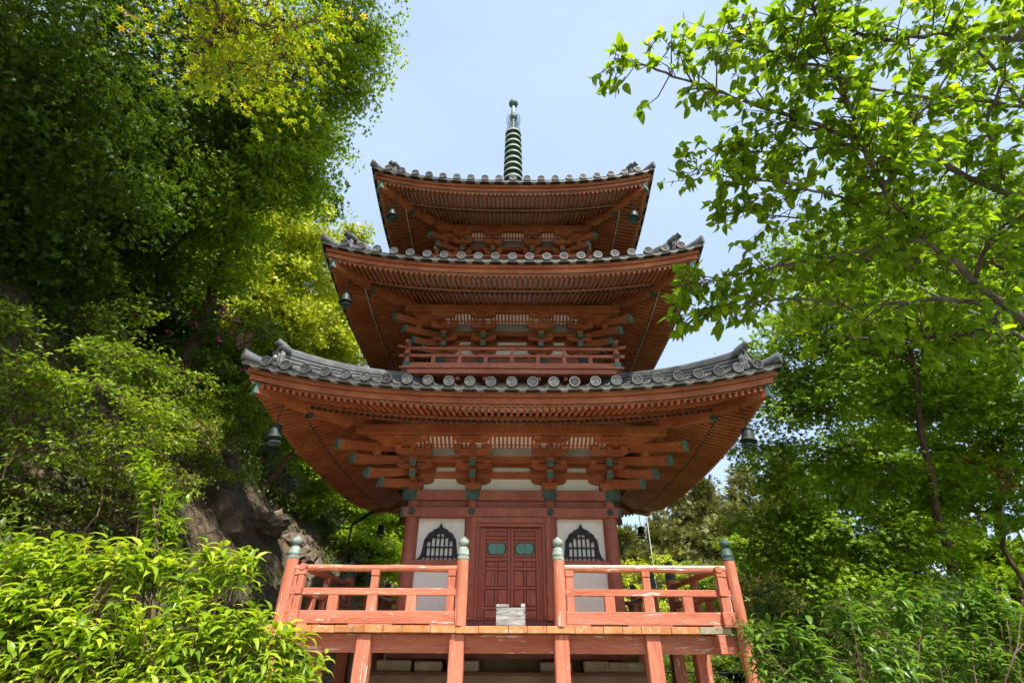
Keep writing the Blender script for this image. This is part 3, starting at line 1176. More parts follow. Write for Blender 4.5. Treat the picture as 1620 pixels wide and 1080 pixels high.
# ---- bell-shaped windows -----------------------------------------------------
def make_window(cx, k=0):
    W = 2.0
    T = RZ(k)
    zb, hh, hwid = 2.987, .64, .455
    half = [(1.0, 0), (.90, .045), (.82, .12), (.765, .24), (.735, .38), (.715, .52), (.69, .60), (.62, .655), (.58, .70), (.56, .75), (.46, .80), (.37, .83), (.31, .885), (.19, .915), (.10, .95), (.045, 1.02), (0, 1.10)]
    outer = [(cx + a * hwid, zb + b_ * hh) for a, b_ in half] + [(cx - a * hwid, zb + b_ * hh) for a, b_ in reversed(half[:-1])]
    inner = []
    for a, b_ in half:
        inner.append((a - .165 if a > .165 else a * 0.02, max(0.0, b_ - (.13 if b_ > .6 else .0)) if a < .7 else b_))
    inner = [(cx + max(a, 0.0) * hwid, zb + b_ * hh) for a, b_ in inner] + [(cx - max(a, 0.0) * hwid, zb + b_ * hh) for a, b_ in reversed(inner[:-1])]
    mb = MB(); mb.T = T
    n = len(outer)
    vs = []
    for pts in (outer, inner):
        for d in (.005, .06):
            vs += [(p[0], -W - d, p[1]) for p in pts]
    fs = []
    for i in range(n - 1):
        fs += [(n + i, n + i + 1, 3 * n + i + 1, 3 * n + i), (i, i + 1, n + i + 1, n + i), (2 * n + i, 3 * n + i, 3 * n + i + 1, 2 * n + i + 1)]
    mb.add(vs, fs)
    wf = mb.build('window', 'black', pagoda)
    # top height of the opening at an offset from the middle
    ih = [((a - cx) / hwid, (b_ - zb) / hh) for a, b_ in inner if a >= cx - 1e-6]

    def top_at(x):
        t = abs(x) / hwid
        best = .0
        for (a0, b0), (a1, b1) in zip(ih, ih[1:]):
            lo, hi = min(a0, a1), max(a0, a1)
            if lo <= t <= hi and hi - lo > 1e-6:
                best = max(best, b0 + (b1 - b0) * (t - a0) / (a1 - a0))
        return best * hh
    for i in range(-3, 4):
        x = i * .088
        h = top_at(x)
        if h < .1:
            continue
        mb = MB(); mb.T = T
        mb.box(cx + x - .014, cx + x + .014, -W - .035, -W - .012, zb, zb + h + .015)
        mb.build('window_bar', 'black', wf)
    for zf in (.10, .37, .66):
        hwx = max(x for x in [j * .004 for j in range(100)] if top_at(x) >= zf * hh * .98) if zf > .3 else .30
        mb = MB(); mb.T = T
        mb.box(cx - hwx, cx + hwx, -W - .043, -W - .037, zb + zf * hh - .014, zb + zf * hh + .014)
        mb.build('window_bar', 'black', wf)


for k in (0, 1, 3):
    for s in (-1, 1):
        make_window(s * 1.415, k)


# ---- upper balconies ---------------------------------------------------------
def make_balcony(hb, zt, wall):
    """hb: half width to the rail axis, zt: top of hand rail"""
    d = zt - 7.62
    mb = MB()
    mb.box(-hb - .13, hb + .13, -hb - .13, hb + .13, 6.995 + d, 7.04 + d)
    fl = mb.build('balcony_floor', 'red_wood_faded', pagoda)
    for k in range(4):
        e = .0015 * (k % 2)
        def part(nm, mt, f, par=fl):
            m = MB(); m.T = RZ(k); f(m)
            return m.build(nm, mt, par)
        part('balcony_beam', 'red_wood_faded', lambda m: m.box(-hb - .09, hb + .09, -hb - .09, -hb + .06, 6.87 + d + e, 6.99 + d + e, .008))
        part('balcony_rail', 'red_wood_faded', lambda m: m.box(-hb - .05, hb + .05, -hb - .055, -hb + .055, 7.045 + d + e, 7.175 + d + e, .008))
        part('balcony_rail', 'red_wood_faded', lambda m: m.box(-hb - .20, hb + .20, -hb - .04, -hb + .04, 7.335 + d + e, 7.41 + d + e, .008))
        # hand rail curling up past the corners
        def hand(m):
            secs = []
            for i in range(17):
                x = (hb + .26) * (-1 + 2 * i / 16)
                z = 7.58 + d + e + max(0, abs(x) - hb - .02) ** 1.5 * .55
                secs.append([(x, -hb + .042 * math.cos(a), z + .042 * math.sin(a)) for a in [t * math.pi / 4 for t in range(8)]])
            m.sweep(secs)
        part('hand_rail', 'red_wood_faded', hand)
        n = 4
        st = hb / n
        for i in range(-n + 1, n):
            x = i * st
            if i % 2 == 0:
                part('baluster', 'red_wood_faded', lambda m: (m.box(x - .035, x + .035, -hb - .033, -hb + .033, 7.17 + d, 7.545 + d), m.box(x - .045, x + .045, -hb - .044, -hb + .044, 7.17 + d, 7.33 + d)))
            else:
                part('baluster', 'red_wood_faded', lambda m: m.box(x - .045, x + .045, -hb - .04, -hb + .04, 7.17 + d, 7.338 + d))
        # corner post with green metal sleeves and finial
        def post(m):
            m.box(-hb - .05, -hb + .05, -hb - .05, -hb + .05, 6.99 + d, 7.66 + d, .006)
        cp = part('corner_post', 'red_wood_faded', post)
        part('post_sleeve', 'patina', lambda m: m.box(-hb - .085, -hb + .075, -hb - .085, -hb + .075, 7.03 + d, 7.19 + d, .01))
        part('post_sleeve', 'patina', lambda m: m.box(-hb - .075, -hb + .065, -hb - .075, -hb + .065, 7.325 + d, 7.42 + d, .01))
        part('post_finial', 'patina', lambda m: m.lathe([(.055, 7.66), (.06, 7.70), (.035, 7.725), (.055, 7.765), (.05, 7.80), (.001, 7.84)], (-hb, -hb, d), 10))
        # small brackets carrying the balcony
        hw_ = wall + .16
        for i in (-3, -2, -1, 0, 1, 2, 3):
            x = i * hw_ / 3.0
            if k == 2:
                continue
            def brk(m):
                hijiki(m, x, hw_, 6.70 + d, .42, .075, .10)
                for dx in (-.15, 0, .15):
                    masu(m, x + dx, hw_, 6.775 + d, .12, .09)
                m.box(x - .045, x + .045, -hb + .05, -hw_, 6.78 + d, 6.862 + d)
            part('balcony_bracket', 'red_wood_faded', brk)
    # skirting wall under the balcony
    mb = MB()
    q = wall + .10
    mb.box(-q, q, -q, q, 6.3 + d, 6.99 + d)
    mb.build('balcony_skirt', 'plaster', pagoda)


make_balcony(2.46, 7.62, 1.72)
make_balcony(2.13, 10.84, 1.46)


# ---- spire -------------------------------------------------------------------
def make_spire():
    mb = MB()
    mb.box(-.42, .42, -.42, .42, 14.20, 14.75, .02)
    mb.box(-.47, .47, -.47, .47, 14.752, 14.83, .01)
    sp = mb.build('spire_base', 'patina_dark', pagoda)
    mb = MB()
    mb.lathe([(.40, 14.83), (.41, 15.0), (.36, 15.18), (.24, 15.32), (.12, 15.38), (.16, 15.42), (.34, 15.50), (.40, 15.60), (.30, 15.62), (.10, 15.56)], n=28)
    mb.build('lotus_dome', 'patina_dark', sp, True)
    mb = MB()
    mb.lathe([(.085, 15.4), (.075, 19.3), (.062, 20.9)], n=12)
    mb.build('spire_shaft', 'patina_dark', sp, True)
    for i in range(10):
        z = 16.05 + i * .35
        r = .372 - .006 * i
        mb = MB()
        mb.mi = 1
        mb.lathe([(r - .02, z + .042), (r, z + .042), (r + .006, z - .0), (r + .003, z - .042), (r - .02, z - .042)], n=32)
        mb.mi = 0
        mb.lathe([(r - .022, z - .05), (r - .024, z + .05), (.16, z + .05), (.16, z + .02), (r - .06, z - .02)], n=32)
        mb.lathe([(.14, z + .18), (.20, z + .10), (.25, z + .03), (.25, z - .05), (.18, z - .13), (.12, z - .17)], n=20)  # wide dark hub added to darken the gaps between rings
        for a in range(8):
            an = a * math.pi / 4 + .2
            mb.bar((.10 * math.cos(an), .10 * math.sin(an), z - .02), ((r - .03) * math.cos(an), (r - .03) * math.sin(an), z), .03, .05)
        mb.build('spire_ring', ['patina_dark', 'patina_pale'], sp, True)  # pale hoop and dark inside hold lit rim and shaded underside in colour
    # openwork flame fins
    for k in range(4):
        mb = MB(); mb.T = Matrix.Rotation(R(45 + 90 * k), 4, 'Z')
        for i in range(7):
            z0 = 19.42 + i * .125
            pts = []
            for t in range(7):
                s = t / 6
                pts.append((.06 + .36 * s * (1 - .45 * (i / 6) ** 2), .0, z0 + .05 * math.sin(s * 3.0) + .22 * s * s))
            mb.tube(pts, [.016 - .009 * t / 6 for t in range(7)], 5)
        for s in (.22, .36):
            mb.tube([(s, 0, 19.5 + .05), (s + .02, 0, 19.9), (s - .03, 0, 20.25)], [.010] * 3, 5)
        mb.build('flame_fin', 'patina_dark', sp)
    mb = MB()
    mb.lathe([(.07, 20.20), (.14, 20.28), (.17, 20.40), (.12, 20.52), (.07, 20.56)], n=16)
    mb.build('dragon_wheel', 'patina_dark', sp, True)
    mb = MB()
    mb.lathe([(.10, 20.56), (.115, 20.62), (.10, 20.95), (.075, 21.10), (.06, 21.14)], n=16)
    mb.build('finial_neck', 'patina_pale', sp, True)
    mb = MB()
    mb.lathe([(.06, 21.13), (.16, 21.20), (.20, 21.32), (.17, 21.46), (.10, 21.56), (.03, 21.63), (.001, 21.66)], n=20)
    mb.build('finial_jewel', 'patina', sp, True)


make_spire()


# ---- foundation --------------------------------------------------------------
def make_foundation():
    mb = MB()
    secs = []
    for (h, z) in ((2.75, .0), (2.72, .85), (2.66, 1.02), (2.54, 1.13), (2.40, 1.175)):
        secs.append([(-h, -h, z), (h, -h, z), (h, h, z), (-h, h, z)])
    mb.sweep(secs)
    fd = mb.build('foundation', 'base_plaster', pagoda)
    mb = MB()
    mb.box(-1.78, 1.78, -1.78, 1.78, 1.16, 1.358)
    mb.build('crawl_wall', 'base_plaster', fd)  # solid core added so no light shows between the footing stones
    for k in range(4):
        for (cx, hwid) in ((-2.02, .30), (-1.42, .24), (-.80, .26), (.0, .0), (.80, .28), (1.5, .22), (2.02, .30)):
            if hwid and not (k > 0 and cx < -2):
                mb = MB(); mb.T = RZ(k)
                mb.box(cx - hwid, cx + hwid, -2.33, -1.80, 1.177, 1.335 + .01 * math.sin(cx * 5), .02)
                mb.build('footing_stone', 'stone', fd)
        mb = MB(); mb.T = RZ(k)
        mb.box(-2.2, 2.2, -2.18, -1.95, 1.355 + .002 * (k % 2), 1.52 + .002 * (k % 2), .01)
        mb.build('ground_sill', 'sill_dark', fd)


make_foundation()


# ------------------------------------------------------------------ veranda
def make_veranda():
    ver = thing('veranda', 'raised vermilion wooden veranda with railing running round the foot of the pagoda', 'veranda')
    ZT = 1.82
    RF = 3.53
    # deck boards: front run
    rn = random.Random(3)
    def boards(k):
        x = -3.95 if k == 0 else -3.5
        xe = 3.50 if k == 0 else 3.5
        r_in = 2.20
        while x < xe - .05:
            wdt = rn.choice((.40, .45, .47, .30, .36))
            x1 = min(x + wdt, xe)
            if xe - x1 < .12:
                x1 = xe
            mb = MB(); mb.T = RZ(k)
            dz = rn.uniform(-.004, .004)
            over = rn.uniform(-.006, .008)
            if k in (0, 2):
                y0, y1 = -RF - over, -r_in + .0
            else:
                y0, y1 = -RF - over, -r_in
                lim = 3.45
                x, x1 = max(x, -2.19), min(x1, 2.19)
                if x1 - x < .03:
                    x = max(x1, x) + .0001
                    if x1 >= 2.19:
                        break
                    x = -2.19 if x < -2.19 else x
                    if x1 <= -2.19:
                        x = x1 if False else -2.19
                        continue
                    continue
            mb.box(x + .003, x1 - .003, y0, y1, ZT - .098 + dz, ZT + dz, .006)
            grey = (k == 0 and x > 2.55)
            mb.build('deck_board', 'deck_wood_grey' if grey else 'deck_wood', ver)
            x = x1
    boards(0); boards(2)
    for k in (1, 3):
        x = -2.19
        while x < 2.18:
            x1 = min(x + rn.choice((.40, .45, .36)), 2.19)
            mb = MB(); mb.T = RZ(k)
            mb.box(x + .003, x1 - .003, -RF - .01, -2.2, ZT - .098, ZT, .006)
            mb.build('deck_board', 'deck_wood', ver)
            x = x1
    NEW = (-3.70, -.81, .81, 3.70)

    def newel(p, zb, mat):
        mb = MB()
        mb.lathe([(.102, zb), (.102, 2.79), (.094, 2.80)], (p[0], p[1], 0), 20)
        n = mb.build('newel_post', 'red_post', ver, True)
        mb = MB()
        mb.lathe([(.105, 2.795), (.108, 2.82), (.100, 2.83), (.100, 2.86), (.107, 2.87), (.107, 2.885), (.094, 2.90), (.088, 2.955), (.070, 2.985), (.052, 2.998), (.052, 3.012), (.085, 3.04), (.094, 3.075), (.082, 3.11), (.045, 3.14), (.012, 3.165), (.001, 3.175)], (p[0], p[1], 0), 18)
        mb.build('finial', mat, n, True)

    done = set()
    for k in range(4):
        T = RZ(k)
        rail_m = 'red_rail' if k in (0, 2) else 'red_rail_side'
        for nx in NEW:
            p = T @ Vector((nx, -3.45 if abs(nx) < 1 else -3.70 + .25 * (abs(nx) > 3) * 1.0, 0))
            if abs(nx) > 3:
                p = T @ Vector((nx, -3.45, 0))
                # corners are shared between two sides: keep only one
                if nx > 0:
                    continue
                p = T @ Vector((-3.60, -3.60, 0)) if k else T @ Vector((-3.70, -3.45, 0))
                if k == 1:
                    p = Vector((3.70, -3.45, 0))
            dark = p.x > 3
            key = (round(p.x, 1), round(p.y, 1))
            if key in done:
                continue
            done.add(key)
            corner = abs(p.x) > 3 and abs(p.y) > 3
            newel(p, .0 if corner else ZT, 'patina_dark' if dark or p.y > -3 else 'patina_pale')

        for sg in (-1, 1):
            xa, xb = .81 + .09, 3.61
            top_m = 'rail_bare' if (k == 0 and sg > 0) else rail_m
            r = 3.45
            def part(nm, mt, f, par=ver):
                m = MB(); m.T = T; f(m)
                return m.build(nm, mt, par)
            def X(a, b_):
                return sorted((sg * a, sg * b_))
            a, b_ = X(xa, xb)
            # bottom board with two shallow notches below: three pads and a raised board
            bot = part('bottom_rail', rail_m, lambda m: m.box(a, b_, -r - .075, -r + .075, ZT + .022, 2.025, .008))
            L = xb - xa
            for (s0, s1) in ((0, .14), (.36, .62), (.86, 1.0)):
                c, d = X(xa + L * s0, xa + L * s1)
                part('rail_foot', rail_m, lambda m: m.box(c, d, -r - .073, -r + .073, ZT + .003, ZT + .0225), bot)
            part('middle_rail', rail_m, lambda m: m.box(a, b_, -r - .055, -r + .055, 2.25, 2.352, .008))
            # rounded hand rail
            def hand(m):
                m.mi = 0
                prof = [(.058 * math.cos(t * math.pi / 5), .052 * math.sin(t * math.pi / 5)) for t in range(10)]
                secs = []
                for i in range(9):
                    x = a + (b_ - a) * i / 8
                    z = 2.655 + .006 * math.sin(i * 1.7 + sg)
                    secs.append([(x, -r + p, z + q_) for p, q_ in prof])
                m.sweep(secs)
            part('hand_rail', rail_m, hand)
            if k == 0 and sg > 0:
                part('bare_rail_top', 'rail_bare', lambda m: m.box(a + .002, b_ - .002, -r - .060, -r + .060, 2.668, 2.718, .012))
            for s, full in ((.03, 1), (.265, 0), (.5, 1), (.735, 0), (.97, 1)):
                xc = sg * (xa + L * s)
                def bal(m):
                    m.box(xc - .082 + (.02 if s in (.03, .97) else 0), xc + .082 - (.02 if s in (.03, .97) else 0), -r - .05, -r + .05, 2.02, 2.252, .005)
                    if full:
                        m.box(xc - .062, xc + .062, -r - .047, -r + .047, 2.35, 2.53, .005)
                        m.box(xc - .068, xc + .068, -r - .056, -r + .056, 2.538, 2.625, .008)
                        m.box(xc - .05, xc + .05, -r - .03, -r + .03, 2.52, 2.60)
                part('baluster', 'red_post', bal)
        # supports under the deck
        for px in (-2.31, -.845, .815, 2.26):
            m = MB(); m.T = T
            m.box(px - .115, px + .115, -3.46, -3.22, 0, ZT - .104, .015)
            m.build('support_post', 'red_post', ver)
            if k != 2 and abs(px) < 1:
                m = MB(); m.T = T
                m.box(px - .07, px + .07, -3.22, -2.2, 1.50, 1.70, .01)
                m.build('cross_joist', 'red_wood_wall', ver)
        m = MB(); m.T = T
        e = .003 * (k % 2)
        m.box(-3.62, 3.62, -3.345, -3.235, 1.452 + e, 1.712 + e, .01)
        m.build('edge_beam', rail_m, ver)


make_veranda()


# ------------------------------------------------------------------ small things at the pagoda
def make_box():
    o = thing('offering_box', 'weathered grey wooden box standing before the pagoda doors on the veranda edge', 'box', (0.005, -3.30, 1.826))
    def part(nm, f, mt='grey_wood'):
        m = MB(); f(m); m.build(nm, mt, o)
    part('front_board', lambda m: m.box(-.235, .235, -.16, -.135, 0, .255, .006))
    part('rear_board', lambda m: m.box(-.235, .235, .135, .16, 0, .255, .006))
    part('side_board', lambda m: m.box(-.235, -.21, -.134, .134, 0, .255, .004))
    part('side_board', lambda m: m.box(.21, .235, -.134, .134, 0, .255, .004))
    part('floor_board', lambda m: m.box(-.209, .209, -.134, .134, .01, .03))
    part('lid_strip', lambda m: m.box(-.235, -.03, -.165, .12, .257, .305, .006))
    part('corner_block', lambda m: m.box(.165, .235, -.165, -.06, .257, .312, .006))
    for (x, z) in ((-.215, .03), (-.215, .215), (.215, .03), (.215, .20)):
        part('nail_head', lambda m: m.lathe([(.010, -.158), (.010, -.163), (.001, -.165)], (x, 0, z), 8, 'y'), 'iron')


make_box()


def make_hook_post():
    o = thing('hook_post', 'small dark red post with a black curled iron top against the white wall', 'post', (-1.02, -2.45, 1.826))
    m = MB(); m.box(-.035, .035, -.035, .035, 0, .52, .005); m.build('post', 'sill_dark', o)
    m = MB()
    for (dx, h) in ((-.16, .10), (-.10, .20), (.10, .06)):
        m.tube([(0, 0, .50), (dx * .3, 0, .56 + h * .6), (dx * .7, 0, .57 + h), (dx, 0, .55 + h * .6)], [.016, .014, .011, .006], 6)
    m.build('curled_top', 'black', o)


make_hook_post()


def make_bell(x, y, z, s, swing, label, top):
    """bronze wind bell: loop, domed body with flared lip, wheel-shaped clapper; z is the lip height"""
    o = thing('wind_bell', label, 'bell', (x, y, z), 'wind bells under the roof corners')
    Tm = Matrix.Rotation(R(swing), 4, 'Y')
    m = MB(); m.T = Tm
    m.lathe([(.118, .0), (.150, -.012), (.148, .004), (.118, .030), (.108, .09), (.104, .17), (.094, .215), (.066, .245), (.03, .258), (.02, .262)], n=20)
    m.mi = 0
    for zz in (.06, .19):
        m.lathe([(.112, zz - .006), (.117, zz), (.112, zz + .006)], n=20)
    m.build('bell_body', 'bell_bronze', o, True)
    m = MB(); m.T = Tm
    m.tube([(0, 0, .255), (.025, 0, .275), (.025, 0, .30), (0, 0, .315), (-.025, 0, .30), (-.025, 0, .275), (0, 0, .255)], .008, 5)
    m.build('bell_loop', 'iron', o)
    m = MB()
    p0 = Tm @ Vector((0, 0, .312))
    m.tube([p0, (p0.x * .6, 0, (p0.z + top) / 2), (0, 0, top)], .009, 5)
    n = max(2, int((top - p0.z) / .05))
    for i in range(n):
        t = (i + .5) / n
        m.lathe([(.014, -.012), (.018, 0), (.014, .012)], (p0.x * (1 - t), 0, p0.z + (top - p0.z) * t), 6)
    m.build('chain', 'iron', o)
    Tc = Matrix.Rotation(R(swing * 1.6), 4, 'Y')
    m = MB(); m.T = Tc
    m.tube([(0, 0, .1), (0, 0, -.09)], .006, 5)
    ring = [(.105 * math.cos(a), .105 * math.sin(a), -.095) for a in [t * math.pi / 10 for t in range(21)]]
    m.tube(ring, .012, 5)
    for a in range(6):
        an = a * math.pi / 3
        m.bar((0, 0, -.095), (.105 * math.cos(an), .105 * math.sin(an), -.095), .024, .014)
    m.lathe([(.03, -.11), (.03, -.08)], (0, 0, 0), 8)
    m.build('clapper_wheel', 'patina_dark', o)
    return o


BELLS = []
side_word = {(-1, -1): 'front corner nearest the hillside', (1, -1): 'front corner nearest the cherry branches', (-1, 1): 'rear corner nearest the hillside', (1, 1): 'rear corner nearest the conifers'}
for (r, z, tier, vis) in ((4.20, 4.66, 'lowest', ((-1, -1), (1, -1), (-1, 1), (1, 1))), (3.70, 8.02, 'middle', ((-1, -1), (1, -1))), (3.20, 11.20, 'topmost', ((-1, -1), (1, -1)))):
    for (sx, sy) in vis:
        lab = 'bronze wind bell hanging under the %s roof at its %s' % (tier, side_word[(sx, sy)])
        make_bell(sx * r, sy * r, z, sx < 0, (-6 if sx < 0 else 9) if sy < 0 else 2, lab, 5.33 - 4.66 + (0.0 if tier == 'lowest' else .0))

# ------------------------------------------------------------------ leaves and trees
def leaf_template(kind):
    """(verts, faces): length along +y from 0 to 1, normal +z"""
    if kind == 'oval':           # folded, drooping pointed oval
        t = [0, .12, .32, .56, .80, 1.0]
        w = [0, .17, .27, .265, .14, 0]
        v, f = [], []
        for a, b_ in zip(t, w):
            z = -.30 * a * a
            if b_ == 0:
                v.append((0, a, z))
            else:
                v += [(-b_, a, z + b_ * .35), (0, a, z), (b_, a, z + b_ * .35)]
        # indices: 0 ; 1-3 ; 4-6 ; 7-9 ; 10-12 ; 13
        f += [(0, 2, 1), (0, 3, 2)]
        for r in (1, 4, 7):
            f += [(r, r + 1, r + 4, r + 3), (r + 1, r + 2, r + 5, r + 4)]
        f += [(10, 11, 13), (11, 12, 13)]
    elif kind == 'lance':
        t = [0, .14, .38, .66, 1.0]
        w = [0, .12, .175, .105, 0]
        v, f = [], []
        for a, b_ in zip(t, w):
            z = .10 * a - .62 * a * a
            if b_ == 0:
                v.append((0, a * (1 - .12 * a), z))
            else:
                v += [(-b_, a, z + b_ * .45), (0, a, z), (b_, a, z + b_ * .45)]
        f += [(0, 2, 1), (0, 3, 2)]
        for r in (1, 4):
            f += [(r, r + 1, r + 4, r + 3), (r + 1, r + 2, r + 5, r + 4)]
        f += [(7, 8, 10), (8, 9, 10)]
    elif kind == 'maple':        # five lobes
        v, f = [], []
        for a, ln in ((-1.95, .40), (-.95, .54), (0, .62), (.95, .54), (1.95, .40)):
            d = (math.sin(a), math.cos(a))
            s = (d[1], -d[0])
            o = len(v)
            v += [(s[0] * .16, .42 + s[1] * .16, 0), (-s[0] * .16, .42 - s[1] * .16, 0), (d[0] * ln, .42 + d[1] * ln, -.10)]
            f.append((o, o + 1, o + 2))
    elif kind == 'maple3':
        v, f = [], []
        for a, ln in ((-1.2, .58), (0, .66), (1.2, .58)):
            d = (math.sin(a), math.cos(a))
            s = (d[1], -d[0])
            o = len(v)
            v += [(s[0] * .26, .38 + s[1] * .26, 0), (-s[0] * .26, .38 - s[1] * .26, 0), (d[0] * ln, .38 + d[1] * ln, -.12)]
            f.append((o, o + 1, o + 2))
    elif kind == 'kite':
        v = [(0, 0, 0), (-.24, .45, .05), (0, 1, -.12), (.24, .45, .05)]
        f = [(0, 3, 2), (0, 2, 1)]
    elif kind == 'needle':
        v = [(-.10, 0, 0), (.10, 0, 0), (0, 1, -.1), (-.05, .1, 0), (-.38, .62, .02), (.05, .1, 0), (.38, .62, .02), (0, .3, 0)]
        f = [(0, 1, 2), (0, 7, 4), (1, 6, 7)]
    return np.array(v, float), f


def frames(D, N):
    D = D / np.maximum(np.linalg.norm(D, axis=1, keepdims=True), 1e-9)
    Xa = np.cross(D, N)
    Xa /= np.maximum(np.linalg.norm(Xa, axis=1, keepdims=True), 1e-9)
    Na = np.cross(Xa, D)
    return Xa, D, Na


def leaf_mesh(name, kind, mat, P, D, N, S, tint):
    V, Fc = leaf_template(kind)
    n, nv = len(P), len(V)
    Xa, Da, Na = frames(D, N)
    W = (Xa[:, None, :] * V[None, :, 0:1] + Da[:, None, :] * V[None, :, 1:2] + Na[:, None, :] * V[None, :, 2:3]) * S[:, None, None] + P[:, None, :]
    me = bpy.data.meshes.new(name)
    lens = np.array([len(f) for f in Fc])
    loops = np.concatenate([np.array(f) for f in Fc])
    L = (loops[None, :] + (np.arange(n) * nv)[:, None]).ravel()
    starts = np.concatenate([[0], np.cumsum(lens)[:-1]])
    ST_ = (starts[None, :] + (np.arange(n) * len(loops))[:, None]).ravel()
    me.vertices.add(n * nv)
    me.vertices.foreach_set('co', W.astype(np.float32).ravel())
    me.loops.add(len(L))
    me.loops.foreach_set('vertex_index', L.astype(np.int32))
    me.polygons.add(len(ST_))
    me.polygons.foreach_set('loop_start', ST_.astype(np.int32))
    me.update(calc_edges=True)
    at = me.attributes.new('tint', 'FLOAT', 'POINT')
    at.data.foreach_set('value', np.repeat(np.clip(tint, 0, 1), nv).astype(np.float32))
    me.materials.append(MAT[mat])
    return me


class Leaves:
    def __init__(self):
        self.P, self.D, self.N, self.S, self.t = [], [], [], [], []

    def add(self, P, D, N, S, t):
        self.P.append(P); self.D.append(D); self.N.append(N); self.S.append(S); self.t.append(t)

    def cat(self):
        return [np.concatenate(a) for a in (self.P, self.D, self.N, self.S, self.t)]


def unit(n, g=None):
    v = (g or rng).normal(size=(n, 3))
    return v / np.linalg.norm(v, axis=1, keepdims=True)


def emit_crown(lv, parent, kind, mat, singles=0, name='crown'):
    """crown of leaves; with singles > 0 that many of the leaves showing largest become objects of their own"""
    P, D, N, S, t = lv.cat()
    if singles:
        x, y, dep = project(P)
        ok = (x > -20) & (x < 1640) & (y > -20) & (y < 1100) & (dep > .4)
        score = np.where(ok, S / dep, -1)
        # prefer leaves that nothing of the same plant hides: nearest in a coarse screen grid
        key = (np.floor(x / 14).astype(int) * 1000 + np.floor(y / 14).astype(int))
        order = np.argsort(dep)
        seen, first = set(), np.zeros(len(P), bool)
        for i in order:
            if ok[i] and key[i] not in seen:
                seen.add(key[i]); first[i] = True
        score = np.where(first, score, score * .2)
        pick = np.argsort(-score)[:singles]
        V, Fc = leaf_template(kind)
        var = []
        for q in range(5):
            me = bpy.data.meshes.new('leaf')
            me.from_pydata(V.tolist(), [], Fc)
            at = me.attributes.new('tint', 'FLOAT', 'POINT')
            at.data.foreach_set('value', [.1 + q * .2] * len(V))
            me.materials.append(MAT[mat])
            var.append(me)
        Xa, Da, Na = frames(D[pick], N[pick])
        for i, q in enumerate(pick):
            s = S[q]
            M = Matrix(((Xa[i, 0] * s, Da[i, 0] * s, Na[i, 0] * s, P[q, 0]), (Xa[i, 1] * s, Da[i, 1] * s, Na[i, 1] * s, P[q, 1]), (Xa[i, 2] * s, Da[i, 2] * s, Na[i, 2] * s, P[q, 2]), (0, 0, 0, 1)))
            link('leaf', var[int(min(4, max(0, t[q] * 5)))], parent, M)
        keep = np.ones(len(P), bool)
        keep[pick] = False
        P, D, N, S, t = P[keep], D[keep], N[keep], S[keep], t[keep]
    return link(name, leaf_mesh(name, kind, mat, P, D, N, S, t), parent, kind='stuff' if singles else None)


def curve_pts(a, b_, n, sag, jit):
    a, b_ = np.array(a, float), np.array(b_, float)
    L = np.linalg.norm(b_ - a)
    out = []
    off = rng.normal(size=3) * jit * L
    for i in range(n + 1):
        s = i / n
        p = a + (b_ - a) * s + off * math.sin(math.pi * s) + np.array((0, 0, sag * L * math.sin(math.pi * s)))
        if 0 < i < n:
            p = p + rng.normal(size=3) * jit * L * .18
        out.append(p)
    return out


